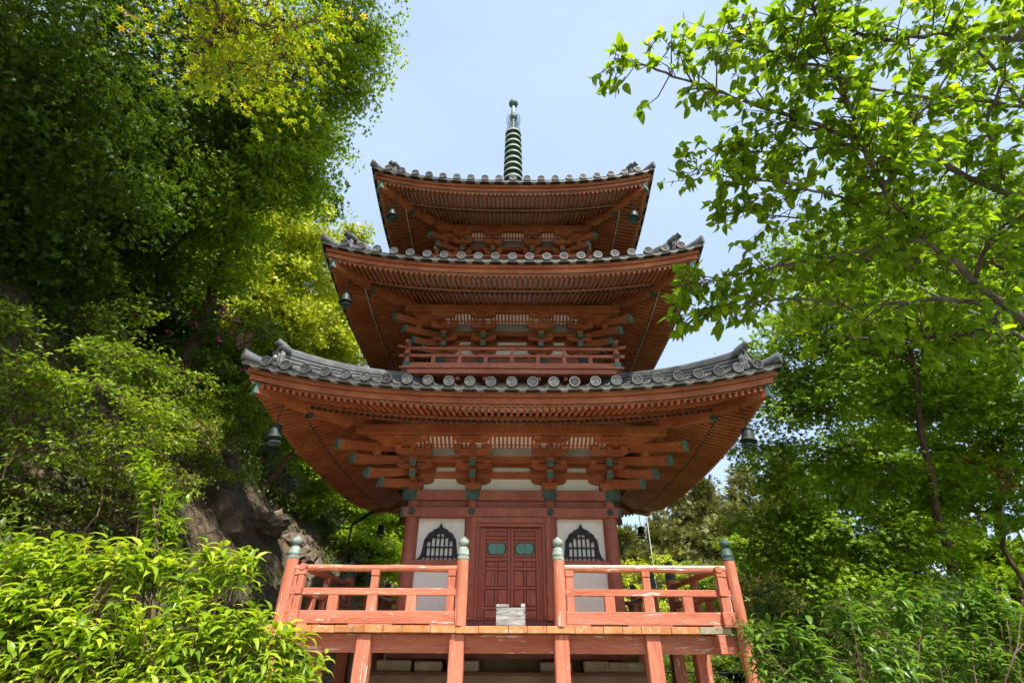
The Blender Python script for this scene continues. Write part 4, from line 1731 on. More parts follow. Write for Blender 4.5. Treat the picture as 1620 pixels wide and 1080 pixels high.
def blob_tree(root, trunk_pts, r0, r1, blobs, leaves_per, size, kind, mat, bark, flat=.55, twig_len=.45, per_twig=16, sub=9, tint_bias=0.0, up=.75, outw=.25, join_min=.35, singles=0, inward=.35, extra=None):
    """tree grown from a trunk line: one limb to each foliage mass, sub-limbs inside it, twigs with sprays of leaves.
    blobs: (centre, radius) or (centre, radius, leaf factor)"""
    wood = MB()
    tp = [np.array(p, float) for p in trunk_pts]
    n = len(tp)
    fine = []
    for i in range(n - 1):
        for j in range(4):
            fine.append(tp[i] + (tp[i + 1] - tp[i]) * j / 4 + (rng.normal(size=3) * .03 if 0 < i + j else 0))
    fine.append(tp[-1])
    rad = [r0 + (r1 - r0) * i / (len(fine) - 1) for i in range(len(fine))]
    wood.tube(fine, rad, 9)
    twigs = MB()
    lv = Leaves()
    nodes = [(p, r) for i, (p, r) in enumerate(zip(fine, rad)) if i / len(fine) >= join_min]
    for bl in blobs:
        c, br = np.array(bl[0], float), bl[1]
        fac = bl[2] if len(bl) > 2 else 1.0
        # join to the best node: near, and not above the mass
        best = min(nodes, key=lambda q: np.linalg.norm(q[0] - c) + 1.2 * max(0, q[0][2] - c[2]))
        ln = np.linalg.norm(best[0] - c)
        pts = curve_pts(best[0], c, 7, .08, .07)
        ra = min(best[1] * .72, .03 + .016 * ln)
        if r0 < .02:
            ra *= .7
        rr = [ra + (max(.012 if r0 > .02 else .004, ra * .35) - ra) * i / 7 for i in range(8)]
        wood.tube(pts, rr, 6)
        for i in (3, 5, 7):
            nodes.append((pts[i], rr[i]))
        ends = []
        nc = max(5, int(sub * (.5 + .5 * br)))
        cen = c + unit(nc) * (rng.uniform(.15, 1, (nc, 1)) ** .5) * br * np.array((1, 1, flat)) * .92
        for e in cen:
            st = pts[rng.integers(4, 8)]
            sp = curve_pts(st, e, 4, .05, .10)
            wood.tube(sp, [rr[-1] * .8, rr[-1] * .65, rr[-1] * .5, rr[-1] * .36, rr[-1] * .22], 4)
            ends += sp[1:]
        ends = np.array(ends)
        m = int(leaves_per * fac * br * br / per_twig)
        # twig anchors through the mass, denser towards its skin
        A = cen[rng.integers(0, nc, m)] + rng.normal(size=(m, 3)) * np.array((.21, .21, .07)) * max(br, .5)
        near = np.argmin(((A[:, None, :] - ends[None]) ** 2).sum(-1), 1)
        base = ends[near]
        tl = twig_len * rng.uniform(.6, 1.3, m)
        out = A - base
        out = out / np.maximum(np.linalg.norm(out, axis=1, keepdims=True), 1e-6)
        out = out * .8 + (A - c) / br * .6 + rng.normal(size=(m, 3)) * .35
        out[:, 2] *= .5
        out /= np.maximum(np.linalg.norm(out, axis=1, keepdims=True), 1e-6)
        step = max(1, m // 60)
        for i in range(0, m, step):
            twigs.tube([base[i], (base[i] + A[i]) / 2 + rng.normal(size=3) * .04, A[i], A[i] + out[i] * tl[i]], [.008, .006, .005, .003], 3)
        # a spray: leaves alternate along the twig, fanned flat
        k = per_twig
        s_ = rng.uniform(0, 1, (m, k))
        side = np.cross(out, np.array((0, 0, 1.0)))
        side /= np.maximum(np.linalg.norm(side, axis=1, keepdims=True), 1e-6)
        lat = rng.normal(size=(m, k)) * .30 * tl[:, None] * (1.1 - .5 * s_)
        P = A[:, None] + out[:, None] * (tl[:, None] * s_)[..., None] + side[:, None] * lat[..., None]
        P = P + rng.normal(size=P.shape) * size * .45
        P[..., 2] -= (s_ ** 2) * tl[:, None] * .22
        D = out[:, None] * .6 + side[:, None] * (np.sign(lat) * .8)[..., None] + rng.normal(size=P.shape) * .45
        D[..., 2] -= .35
        N = rng.normal(size=P.shape) * (1 - up) * 1.3
        N[..., 2] += up
        cc = (A - c) / br
        N = N + cc[:, None] * outw + out[:, None] * .15
        S = size * rng.uniform(.7, 1.25, (m, k))
        tn = np.clip(rng.normal(.45 + tint_bias, .17, (m, k)) + (rng.normal(size=(m, 1)) * .13), 0, 1)
        lv.add(P.reshape(-1, 3), D.reshape(-1, 3), N.reshape(-1, 3), S.ravel(), tn.ravel())
    if extra:
        extra(wood, twigs, lv)
    wood.build('trunk', bark, root, True)
    twigs.build('twigs', bark, root, kind='stuff')
    emit_crown(lv, root, kind, mat, singles)


def PB(*rows):
    return [(PD(r[0], r[1], r[2]), *r[3:]) for r in rows]


def gz(x, y):
    return float(hill(x, y)) if hill(x, y) > 0 else 0.0


# --- shaded maple overhead on the slope beside the camera
bx, by = -10.2, -6.8
t = thing('maple_tree', 'big shaded dark green maple whose branches fill the upper corner above the slope', 'tree', (0, 0, 0))
blob_tree(t, [(bx, by, gz(bx, by) - .3), (bx + .3, by + .2, gz(bx, by) + 2), (bx + .9, by, gz(bx, by) + 4.4), (bx + 1.2, by - .2, gz(bx, by) + 7.5)], .26, .10,
          PB((30, 60, 7.5, 1.8), (150, 100, 10.5, 1.9), (290, 60, 12, 1.7), (60, 240, 8.5, 1.9), (210, 240, 12, 2.1), (335, 180, 12.5, 1.7), (40, 400, 9.5, 1.6), (170, 390, 12.5, 1.9),
             (290, 330, 13, 1.7), (380, 250, 13.5, 1.2), (30, -150, 7.5, 1.8), (180, -200, 10.5, 2.0), (-150, 150, 8, 2.0), (-120, 330, 8.5, 2.0), (380, 60, 13, 1.6), (100, 170, 9.5, 1.6), (120, 320, 11, 1.7), (250, 150, 14, 2.0)),
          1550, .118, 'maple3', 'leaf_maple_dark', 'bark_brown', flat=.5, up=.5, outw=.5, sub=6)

# --- near spray of young golden maple leaves
t = thing('golden_maple', 'near maple spray of golden leaves with reddish tips hanging at the top edge', 'tree')
gb = np.array((-3.9, -13.6, 0.0))
blob_tree(t, [gb, gb + (.1, .2, 2.2), gb + (.5, .6, 4.3), gb + (1.0, 1.1, 5.6)], .16, .05,
          PB((340, 15, 4.1, .36), (415, 45, 4.2, .38), (330, 80, 4.3, .32), (450, 15, 4.2, .30), (380, 110, 4.4, .30), (440, 95, 4.4, .24), (370, 30, 4.2, .3)),
          2000, .075, 'maple', 'leaf_maple_gold', 'bark_brown', flat=.5, twig_len=.3, per_twig=14, tint_bias=-.06, singles=300)

# --- tall sunlit maple at the edge of the sky
bx, by = -8.6, -1.0
t = thing('maple_tree', 'tall sunlit fresh green maple leaning out from the slope against the sky', 'tree')
g = gz(bx, by)
blob_tree(t, [(bx, by, g - .4), PD(330, 480, 14), PD(365, 380, 13.4), PD(405, 270, 12.9), PD(440, 170, 12.4)], .20, .07,
          PB((520, 40, 12, 1.35), (560, -10, 12, 1.0), (470, 110, 11.8, 1.4), (525, 130, 12.3, .9), (480, 210, 12.4, 1.15), (440, 290, 12.6, 1.25), (390, 360, 13, 1.1), (340, 300, 12.6, 1.2), (320, 400, 13, 1.1),
             (270, 360, 13, 1.1), (560, -110, 12.5, 1.2), (505, 215, 15, .75)),
          2600, .105, 'maple3', 'leaf_maple', 'bark_brown', flat=.6, tint_bias=.12, up=.3, outw=1.0)

# --- yellow-green tree behind the lower roof
bx, by = -10.5, 6.5
t = thing('broadleaf_tree', 'sunlit yellow green tree rising behind the curled corner of the lowest roof', 'tree')
g = gz(bx, by)
blob_tree(t, [(bx, by, g - .4), (bx + .3, by, g + 2.5), (bx + .8, by + .3, g + 5.5)], .25, .10,
          PB((455, 395, 19, 1.6), (535, 385, 20, 1.1), (490, 450, 19.5, 1.8), (545, 470, 20.5, 1.5), (430, 480, 19, 1.4), (560, 540, 21, 1.4), (510, 540, 20, 1.6), (470, 560, 19.5, 1.3), (585, 590, 21, 1.2), (450, 330, 19.5, 1.1), (415, 430, 17, 1.2), (455, 500, 17, 1.2), (480, 365, 18, 1.1), (395, 500, 16.5, 1.0)),
          1700, .15, 'maple3', 'leaf_yellowgreen', 'bark_grey', flat=.8, per_twig=18, up=.35, outw=1.2)

# --- green trees on the upper slope behind
for (bx, by, lab, bl) in (
        (-13.5, 4.0, 'round green tree on the slope above the pink azalea', PB((330, 440, 18, 1.7), (390, 420, 19, 1.6), (360, 500, 18, 1.6), (300, 520, 17.5, 1.4), (415, 500, 18.5, 1.3), (420, 565, 19, 1.4), (445, 620, 19, 1.2), (385, 600, 18, 1.3), (335, 575, 18, 1.3), (470, 660, 20, 1.2))),
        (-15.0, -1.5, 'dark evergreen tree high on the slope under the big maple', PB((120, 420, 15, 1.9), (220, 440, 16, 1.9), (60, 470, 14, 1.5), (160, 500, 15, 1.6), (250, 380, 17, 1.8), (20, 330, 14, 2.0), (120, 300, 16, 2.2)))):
    t = thing('broadleaf_tree', lab, 'tree')
    g = gz(bx, by)
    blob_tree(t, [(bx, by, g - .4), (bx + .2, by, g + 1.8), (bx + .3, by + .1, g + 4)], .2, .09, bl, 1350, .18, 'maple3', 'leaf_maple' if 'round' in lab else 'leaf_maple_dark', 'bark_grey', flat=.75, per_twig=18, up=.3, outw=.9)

for (bx, by, lab, bl) in (
        (-9.5, 13.0, 'green tree behind the rear of the veranda on the slope side', PB((480, 640, 24, 1.8), (540, 700, 25, 1.8), (590, 760, 26, 1.8), (630, 820, 26, 1.7), (560, 820, 25, 1.7), (500, 760, 24, 1.7), (620, 900, 25, 1.5), (540, 900, 24, 1.5), (440, 700, 23, 1.6))),
        (-20.0, 4.0, 'pale green tree high on the slope behind the tall sunlit maple', PB((430, 250, 24, 2.6), (350, 300, 25, 2.8), (260, 330, 24, 2.8), (420, 360, 25, 2.4), (480, 300, 26, 1.8), (300, 200, 24, 2.8), (200, 250, 23, 2.8), (390, 150, 24, 2.6), (80, 250, 22, 3.0)))):
    t = thing('broadleaf_tree', lab, 'tree')
    g = gz(bx, by)
    blob_tree(t, [(bx, by, g - .4), (bx + .2, by, g + 1.8), (bx + .3, by + .1, g + 4)], .24, .10, bl, 950 if 'rear' in lab else 480, .23 if 'rear' in lab else .31, 'maple3', 'leaf_maple' if 'rear' in lab else 'leaf_maple_dark', 'bark_grey', flat=.8, per_twig=18, twig_len=.6, tint_bias=.1, up=.3, outw=.9)

# --- small maple with bare reddish trunk between slope and veranda
t = thing('maple_tree', 'small bright maple with bare reddish trunk below the lowest roof corner', 'tree')
tb = PD(408, 800, 16.5)
blob_tree(t, [tb - (.3, 0, .8), PD(425, 770, 16.6), PD(447, 740, 16.8), PD(470, 705, 17.0)], .12, .06,
          PB((500, 735, 18, .9), (540, 775, 19, 1.0), (500, 800, 18, .7), (585, 815, 20, 1.05), (550, 850, 20, .9), (620, 860, 21.5, 1.0), (470, 690, 17.5, .7), (600, 890, 21, .8), (640, 820, 22, 1.0), (520, 700, 18.5, .85), (560, 740, 20, .95)),
          2600, .13, 'maple3', 'leaf_maple', 'bark_red', flat=.45, twig_len=.4, tint_bias=.14, join_min=.1)

# --- second, lower maple behind the veranda
t = thing('maple_tree', 'low maple with pale branches just behind the veranda rail', 'tree')
b0 = PD(555, 925, 18.5)
blob_tree(t, [(b0[0], b0[1], 0), b0, PD(545, 880, 18.5), PD(560, 860, 18.7)], .10, .05,
          PB((555, 845, 18.7, .6), (600, 900, 19.5, .7), (640, 905, 20, .6), (520, 880, 18.5, .5), (610, 865, 20, .7), (600, 945, 20, .7), (545, 930, 19, .6)),
          2800, .12, 'maple3', 'leaf_maple', 'bark_red', flat=.45, twig_len=.35, tint_bias=.22, join_min=.4)

# --- maple on the right, behind the bush
t = thing('maple_tree', 'wide green maple with dark forked limbs between the conifers and the cherry tree', 'tree')
b0 = PD(1530, 960, 11.5)
blob_tree(t, [(b0[0] + .2, b0[1], -.1), b0, PD(1500, 860, 11.5), PD(1478, 780, 11.5), PD(1455, 640, 11.6), PD(1440, 540, 11.8)], .14, .045,
          PB((1235, 560, 12, 1.0), (1300, 510, 12, 1.1), (1390, 520, 12, 1.2), (1480, 520, 12, 1.3), (1580, 540, 12, 1.4), (1240, 650, 12, 1.0), (1320, 610, 12, 1.2), (1420, 620, 12.4, 1.2), (1530, 640, 12, 1.3), (1620, 680, 12, 1.3),
             (1270, 740, 11.8, 1.1), (1370, 730, 12, 1.2), (1480, 740, 12.4, 1.3), (1590, 790, 12, 1.3), (1240, 820, 11.8, 1.0), (1320, 840, 11.4, 1.1), (1410, 850, 11, 1.1), (1260, 900, 11.4, .9), (1340, 930, 11, 1.0), (1450, 910, 10.6, 1.0),
             (1200, 880, 12, .7), (1300, 400, 13, 1.3), (1450, 400, 13, 1.5), (1600, 420, 13, 1.6), (1210, 700, 12.5, .7)) + [(np.array(p), r, .4) for p, r in (((12.5, -4.5, 8.5), 2.0), ((11.2, -5.6, 9.6), 1.8), ((13.5, -3, 10), 2.2), ((12, -2.2, 11.6), 2.0), ((10, -4.0, 11.2), 1.8))],  # last masses lie out of view, added to shade the crown below
          2150, .118, 'maple3', 'leaf_maple', 'bark_brown', flat=.42, twig_len=.5, tint_bias=-.10)

# second stem of background maples
t = thing('maple_tree', 'maple in the shade behind the forked maple at the picture edge', 'tree')
b0 = PD(1590, 900, 16)
blob_tree(t, [(b0[0], b0[1], -.1), b0, PD(1575, 780, 16), PD(1600, 640, 16)], .2, .07,
          PB((1500, 600, 17, 1.8), (1400, 660, 18, 1.8), (1600, 620, 16, 1.7), (1300, 760, 18, 1.6), (1420, 800, 17, 1.7), (1520, 860, 16, 1.6), (1620, 760, 16, 1.6), (1250, 860, 18, 1.5), (1380, 900, 17, 1.5), (1500, 720, 17, 1.7), (1340, 600, 18, 1.6), (1600, 900, 15, 1.4), (1300, 480, 20, 2.0), (1450, 480, 20, 2.2), (1590, 450, 18, 2.0)),
          950, .19, 'maple3', 'leaf_maple', 'bark_brown', flat=.5, tint_bias=.05, up=.4, outw=.7)

t = thing('red_maple', 'small red leaved maple glimpsed among the green at the picture edge', 'tree')
b0 = PD(1590, 860, 13.5)
blob_tree(t, [(b0[0], b0[1], 0), b0, PD(1585, 780, 13.5), PD(1580, 730, 13.4)], .07, .03,
          PB((1575, 690, 12.2, .38), (1600, 750, 12.4, .34), (1545, 730, 12.3, .28), (1608, 820, 12.6, .3)), 2300, .08, 'maple3', 'leaf_red', 'bark_brown', flat=.5, twig_len=.3)


# --- conifers far behind
def conifer(label, px, py, depth, h, wd, seed):
    top = PD(px, py, depth)
    t = thing('conifer_tree', label, 'tree', group='conifers beyond the veranda')
    base = np.array((top[0], top[1], 0.0))
    g = np.random.default_rng(seed)
    wood = MB()
    zt = top[2]
    wood.tube([base, base + (0, 0, zt * .5), top], [.24, .16, .03], 7)
    lv = Leaves()
    n = 105
    for i in range(n):
        s = g.uniform(.0, 1) ** .8
        z = zt * (1 - s * (h / zt))
        an = g.uniform(0, 2 * math.pi)
        ln = wd * (s ** .75) * g.uniform(.55, 1.1) + .25
        p0 = np.array((base[0], base[1], z))
        d = np.array((math.cos(an), math.sin(an), .12 - .25 * s))
        p1 = p0 + d * ln
        wood.tube([p0, (p0 + p1) / 2 + (0, 0, .12), p1], [.045, .03, .01], 4)
        m = int(125 * (.4 + ln / wd))
        u_ = g.uniform(.15, 1, m) ** .7
        c = p0 + d * (ln * u_)[:, None] if False else p0[None] + d[None] * (ln * u_)[:, None]
        q = g.normal(size=(m, 3)) * np.array((.34, .34, .22)) * (.5 + .6 * u_)[:, None]
        P = c + q
        D = q + d * .5 + np.array((0, 0, .3)) + g.normal(size=(m, 3)) * .2
        N = g.normal(size=(m, 3)) + np.array((0, 0, .6))
        lv.add(P, D, N, g.uniform(.30, .64, m), np.clip(g.normal(.5, .2, m) + g.normal() * .12, 0, 1))
    wood.build('trunk', 'bark_grey', t)
    P, D, N, S, tn = lv.cat()
    link('crown', leaf_mesh('crown', 'needle', 'leaf_conifer', P, D, N, S, tn), t)


conifer('tall olive conifer rising beside the swinging bell', 1175, 738, 34, 12, 3.6, 1)
conifer('broad olive conifer nearest to the pagoda wall', 1040, 800, 36, 11, 3.8, 2)
conifer('olive conifer between the tall one and the broad one', 1110, 765, 40, 12, 3.8, 3)
conifer('dark conifer at the far end of the conifers beside the forked maple', 1240, 720, 38, 12, 3.8, 4)
conifer('slim conifer just behind the broad olive one', 1075, 775, 42, 12, 4.0, 6)
conifer('young conifer under the swinging bell', 1150, 800, 31, 8, 3.0, 7)
conifer('lower conifer showing between pagoda column and rail', 990, 835, 33, 8, 3.2, 5)


# --- wooded horizon
def distant_forest():
    lv = Leaves()
    g = np.random.default_rng(11)
    for i in range(150):
        az, dist = g.uniform(R(2), R(112)), g.uniform(46, 70)
        c = np.array((math.sin(az) * dist, CAM.y + math.cos(az) * dist, 0))
        h = g.uniform(5, 9.5)
        m = 130
        d = unit(m, g)
        P = c + np.array((0, 0, h * .5)) + d * np.array((2.6, 2.6, h * .5)) * (g.uniform(.5, 1, (m, 1)) ** .4)
        lv.add(P, g.normal(size=(m, 3)), d + g.normal(size=(m, 3)) * .4, g.uniform(.6, 1.3, m), np.clip(g.normal(.4, .2, m) + g.normal() * .2, 0, 1))
    P, D, N, S, tn = lv.cat()
    o = link('distant_forest', leaf_mesh('distant_forest', 'kite', 'leaf_conifer', P, D, N, S, tn), kind='stuff')
    tag(o, 'low dark wood along the horizon behind the conifers', 'forest')


distant_forest()


# --- shrubs behind the veranda on the right
def shrub(label, blobs, size, kind, mat, per=2600, name='shrub', group=None, bark='bark_brown', flat=.8, tint_bias=0., singles=0, stems=0, twig_len=.25, per_twig=12, up=.6):
    t = thing(name, label, 'shrub', group=group)
    cs = np.array([b_[0] for b_ in blobs])
    base = cs.mean(0).copy()
    base[2] = gz(base[0], base[1]) - .1 if name != 'x' else 0
    mid = cs.mean(0)
    mid[2] = base[2] + (mid[2] - base[2]) * .55
    def ex(wood, twigs, lv):
        for i in range(stems):
            e = blobs[i % len(blobs)][0] + rng.normal(size=3) * blobs[i % len(blobs)][1] * .5
            wood.tube(curve_pts(base + rng.normal(size=3) * (.15, .15, 0), e, 6, .05, .08), [.012, .011, .010, .009, .007, .006, .004], 5)
    blob_tree(t, [base, (base + mid) / 2, mid], .016, .010, blobs, per, size, kind, mat, bark, flat=flat, twig_len=twig_len, per_twig=per_twig, sub=7, tint_bias=tint_bias, join_min=.1, singles=singles, extra=ex, up=up)
    return t


shrub('yellow green shrub glowing behind the veranda rail next to the white pole', PB((1010, 905, 21, .9), (1050, 895, 22, .8), (985, 920, 21, .7), (1030, 950, 20, .9), (1080, 950, 21, .9)), .12, 'kite', 'leaf_yellowgreen', 1900)
shrub('yellow green shrub under the conifers beside the dark finial', PB((1110, 900, 22, .8), (1130, 935, 21, .8), (1165, 870, 23, .9), (1085, 990, 20, .8)), .12, 'kite', 'leaf_shrub', 1900, tint_bias=.15)
shrub('low green shrub seen between the posts under the veranda', PB((1075, 1050, 17, .8), (1130, 1060, 16, .8), (1180, 1040, 16, .9), (1040, 1080, 17, .7), (1100, 1090, 16, .7)), .10, 'kite', 'leaf_shrub', 2200)
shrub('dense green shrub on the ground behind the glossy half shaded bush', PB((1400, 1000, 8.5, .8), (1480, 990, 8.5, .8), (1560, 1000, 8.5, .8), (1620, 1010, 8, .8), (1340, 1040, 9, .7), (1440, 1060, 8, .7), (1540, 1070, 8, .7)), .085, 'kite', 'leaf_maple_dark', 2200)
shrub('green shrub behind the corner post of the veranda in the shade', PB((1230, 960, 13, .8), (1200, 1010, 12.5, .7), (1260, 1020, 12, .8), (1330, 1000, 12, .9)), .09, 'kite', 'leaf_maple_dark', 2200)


# --- hillside cover and shrubs
def undergrowth():
    n = 95000
    x = rng.uniform(-19, -4.6, n)
    y = rng.uniform(-13.5, 14, n)
    e = .08
    z = hill(x, y)
    gx = (hill(x + e, y) - z) / e
    gy = (hill(x, y + e) - z) / e
    nrm = np.stack([-gx, -gy, np.ones(n)], -1)
    nrm /= np.linalg.norm(nrm, axis=1, keepdims=True)
    clump = fbm(x * .9, y * .9, 21) + .5 * fbm(x * 2.6, y * 2.6, 31)
    gully = np.exp(-((y - (3.55 + .18 * (x + 9))) / .75) ** 2) + .9 * np.exp(-((x + 6.9) / .9) ** 2) * (y > -2.0) * (y < 6)
    keep = (z > .05) & (clump + rng.normal(size=n) * .06 > np.where(y < -1, -.24, -.13) + gully * .42)
    x, y, z, nrm, clump = x[keep], y[keep], z[keep], nrm[keep], clump[keep]
    m = len(x)
    h = np.clip(clump + .10, 0, .5) * 1.5 * rng.uniform(0, 1, m) ** .7 + .02
    P = np.stack([x, y, z], -1) + nrm * (h * .6)[:, None] + np.array((0, 0, 1)) * (h * .5)[:, None] + rng.normal(size=(m, 3)) * .03
    D = rng.normal(size=(m, 3)) + nrm * .6
    D[:, 2] -= .2
    N = nrm * .5 + rng.normal(size=(m, 3)) * .5 + np.array((0, 0, .5))
    S = rng.uniform(.08, .165, m)
    tn = np.clip(rng.normal(.42, .2, m) + clump * .5, 0, 1)
    me = leaf_mesh('hillside_undergrowth', 'kite', 'leaf_under', P, D, N, S, tn)
    o = link('hillside_undergrowth', me, kind='stuff')
    tag(o, 'tangled low green undergrowth covering the steep bank', 'undergrowth')
    # bare stems lying and standing in it
    tw = MB()
    for i in range(260):
        x = rng.uniform(-14, -5.4); y = rng.uniform(-11, 9)
        z = float(hill(x, y))
        if z < .2:
            continue
        p = np.array((x, y, z))
        d = unit(1)[0]; d[2] = abs(d[2]) * .7; d[0] += .3
        L = rng.uniform(.2, .65)
        pts = [p, p + d * L * .5 + rng.normal(size=3) * .08, p + d * L + np.array((0, 0, -.25 * L)) + rng.normal(size=3) * .1]
        tw.tube(pts, [.006, .005, .003], 4)
    o = tw.build('dry_stems', 'twig', kind='stuff')
    tag(o, 'dry bare stems tangled over the steep bank', 'stems')


undergrowth()

shrub('leafy fern like shrub standing out on the bank at the picture edge', PB((40, 600, 7.0, .55), (120, 620, 7.4, .6), (80, 690, 7.2, .5), (170, 560, 8, .5), (20, 540, 7.2, .5)), .085, 'kite', 'leaf_shrub', 2500)
shrub('sunlit shrub in the middle of the bank with arching stems', PB((190, 660, 8, .5), (230, 700, 8.2, .5), (200, 740, 8, .45), (150, 740, 7.8, .45), (240, 640, 8.6, .45)), .085, 'kite', 'leaf_shrub', 2600, tint_bias=.18)
shrub('bright shrub covering the bank below the azalea', PB((230, 590, 10, .7), (290, 610, 10.5, .7), (260, 660, 10, .6), (310, 670, 11, .6), (200, 540, 10, .7)), .09, 'kite', 'leaf_shrub', 2300, tint_bias=.05)
shrub('olive green shrub hanging over the rocks above the bush', PB((330, 720, 11.5, .5), (280, 740, 10.5, .5), (360, 760, 12, .4)), .08, 'kite', 'leaf_shrub', 2300)
shrub('olive shrub on the bank beside the bare soil gully', PB((270, 760, 9, .5), (300, 700, 9.5, .5), (250, 800, 8.6, .45), (120, 800, 7.6, .5), (60, 780, 7.2, .5)), .075, 'kite', 'leaf_under', 3000, tint_bias=.25)
shrub('green shrub on the bank under the curled roof corner', PB((400, 640, 13, .8), (360, 610, 12.5, .7), (430, 600, 13.5, .7), (390, 690, 13, .6), (340, 660, 12, .6)), .09, 'kite', 'leaf_shrub', 2300)
az = shrub('azalea bush with scattered pink flowers on the bank', PB((330, 560, 13, .9), (390, 555, 13.5, .8), (300, 540, 13, .7), (360, 520, 13.5, .8), (410, 520, 14, .6)), .085, 'kite', 'leaf_maple_dark', 2300, tint_bias=.1)
fl = MB()
V = []
for (px, py) in ((385, 535), (378, 547), (392, 540), (344, 539), (392, 586), (305, 513), (270, 530), (355, 502), (371, 508), (373, 525), (396, 530), (326, 662), (352, 492), (388, 548)):
    V.append(PD(px, py, 11.7))
lv = Leaves()
for c in V:
    k = 9
    lv.add(c + rng.normal(size=(k, 3)) * .055, unit(k) + np.array((0, -.5, .2)), unit(k), rng.uniform(.06, .10, k), rng.uniform(0, 1, k) * .5 + rng.uniform(0, .5))
P, D, N, S, tn = lv.cat()
link('flowers', leaf_mesh('flowers', 'kite', 'petal', P, D, N, S, tn), az, kind='stuff')


# --- rocks in the bank
def rock(label, px, py, depth, s, seed):
    import bmesh
    bm = bmesh.new()
    bmesh.ops.create_icosphere(bm, subdivisions=4, radius=1)
    sv = Vector((seed * 3.1, seed * 1.7, seed))
    for v in bm.verts:
        p = v.co.copy()
        d = 1 + .5 * mnoise.fractal(p * 1.1 + sv, 1, 2, 3) - .25 * abs(mnoise.noise(p * 2.3 + sv)) + .10 * mnoise.fractal(p * 4 + sv, 1, 2, 3) - .12 * abs(mnoise.noise(p * 5.5 + sv)) - .06 * abs(mnoise.noise(p * 11 + sv))
        v.co = Vector((p.x * s[0], p.y * s[1], p.z * s[2])) * d
    me = bpy.data.meshes.new('rock')
    bm.to_mesh(me); bm.free()
    me.materials.append(MAT['rock'])
    o = link('rock', me)
    for dd in np.arange(6, 30, .05):
        p = PD(px, py, dd)
        if float(hill(p[0], p[1])) > p[2]:
            break
    o.location = PD(px, py, dd + s[1] * .25)
    o.rotation_euler = (seed * .7, seed * 1.3, seed * 2.1)
    tag(o, label, 'rock', 'rocks in the bank')


rock('sunlit tan rock face in the bank above the leafy bush', 350, 825, 12.5, (.6, .55, .45), 1)
rock('dark rounded boulder behind the veranda corner finial', 470, 875, 15.5, (.6, .6, .55), 2)
rock('grey rock under the veranda hand rail corner', 495, 925, 14.5, (.8, .7, .55), 3)
rock('broken tan rock slab at the top of the soil gully', 330, 740, 13, (.6, .6, .5), 4)
rock('pale rock beside the bare reddish trunk', 420, 835, 14.5, (.7, .6, .45), 5)


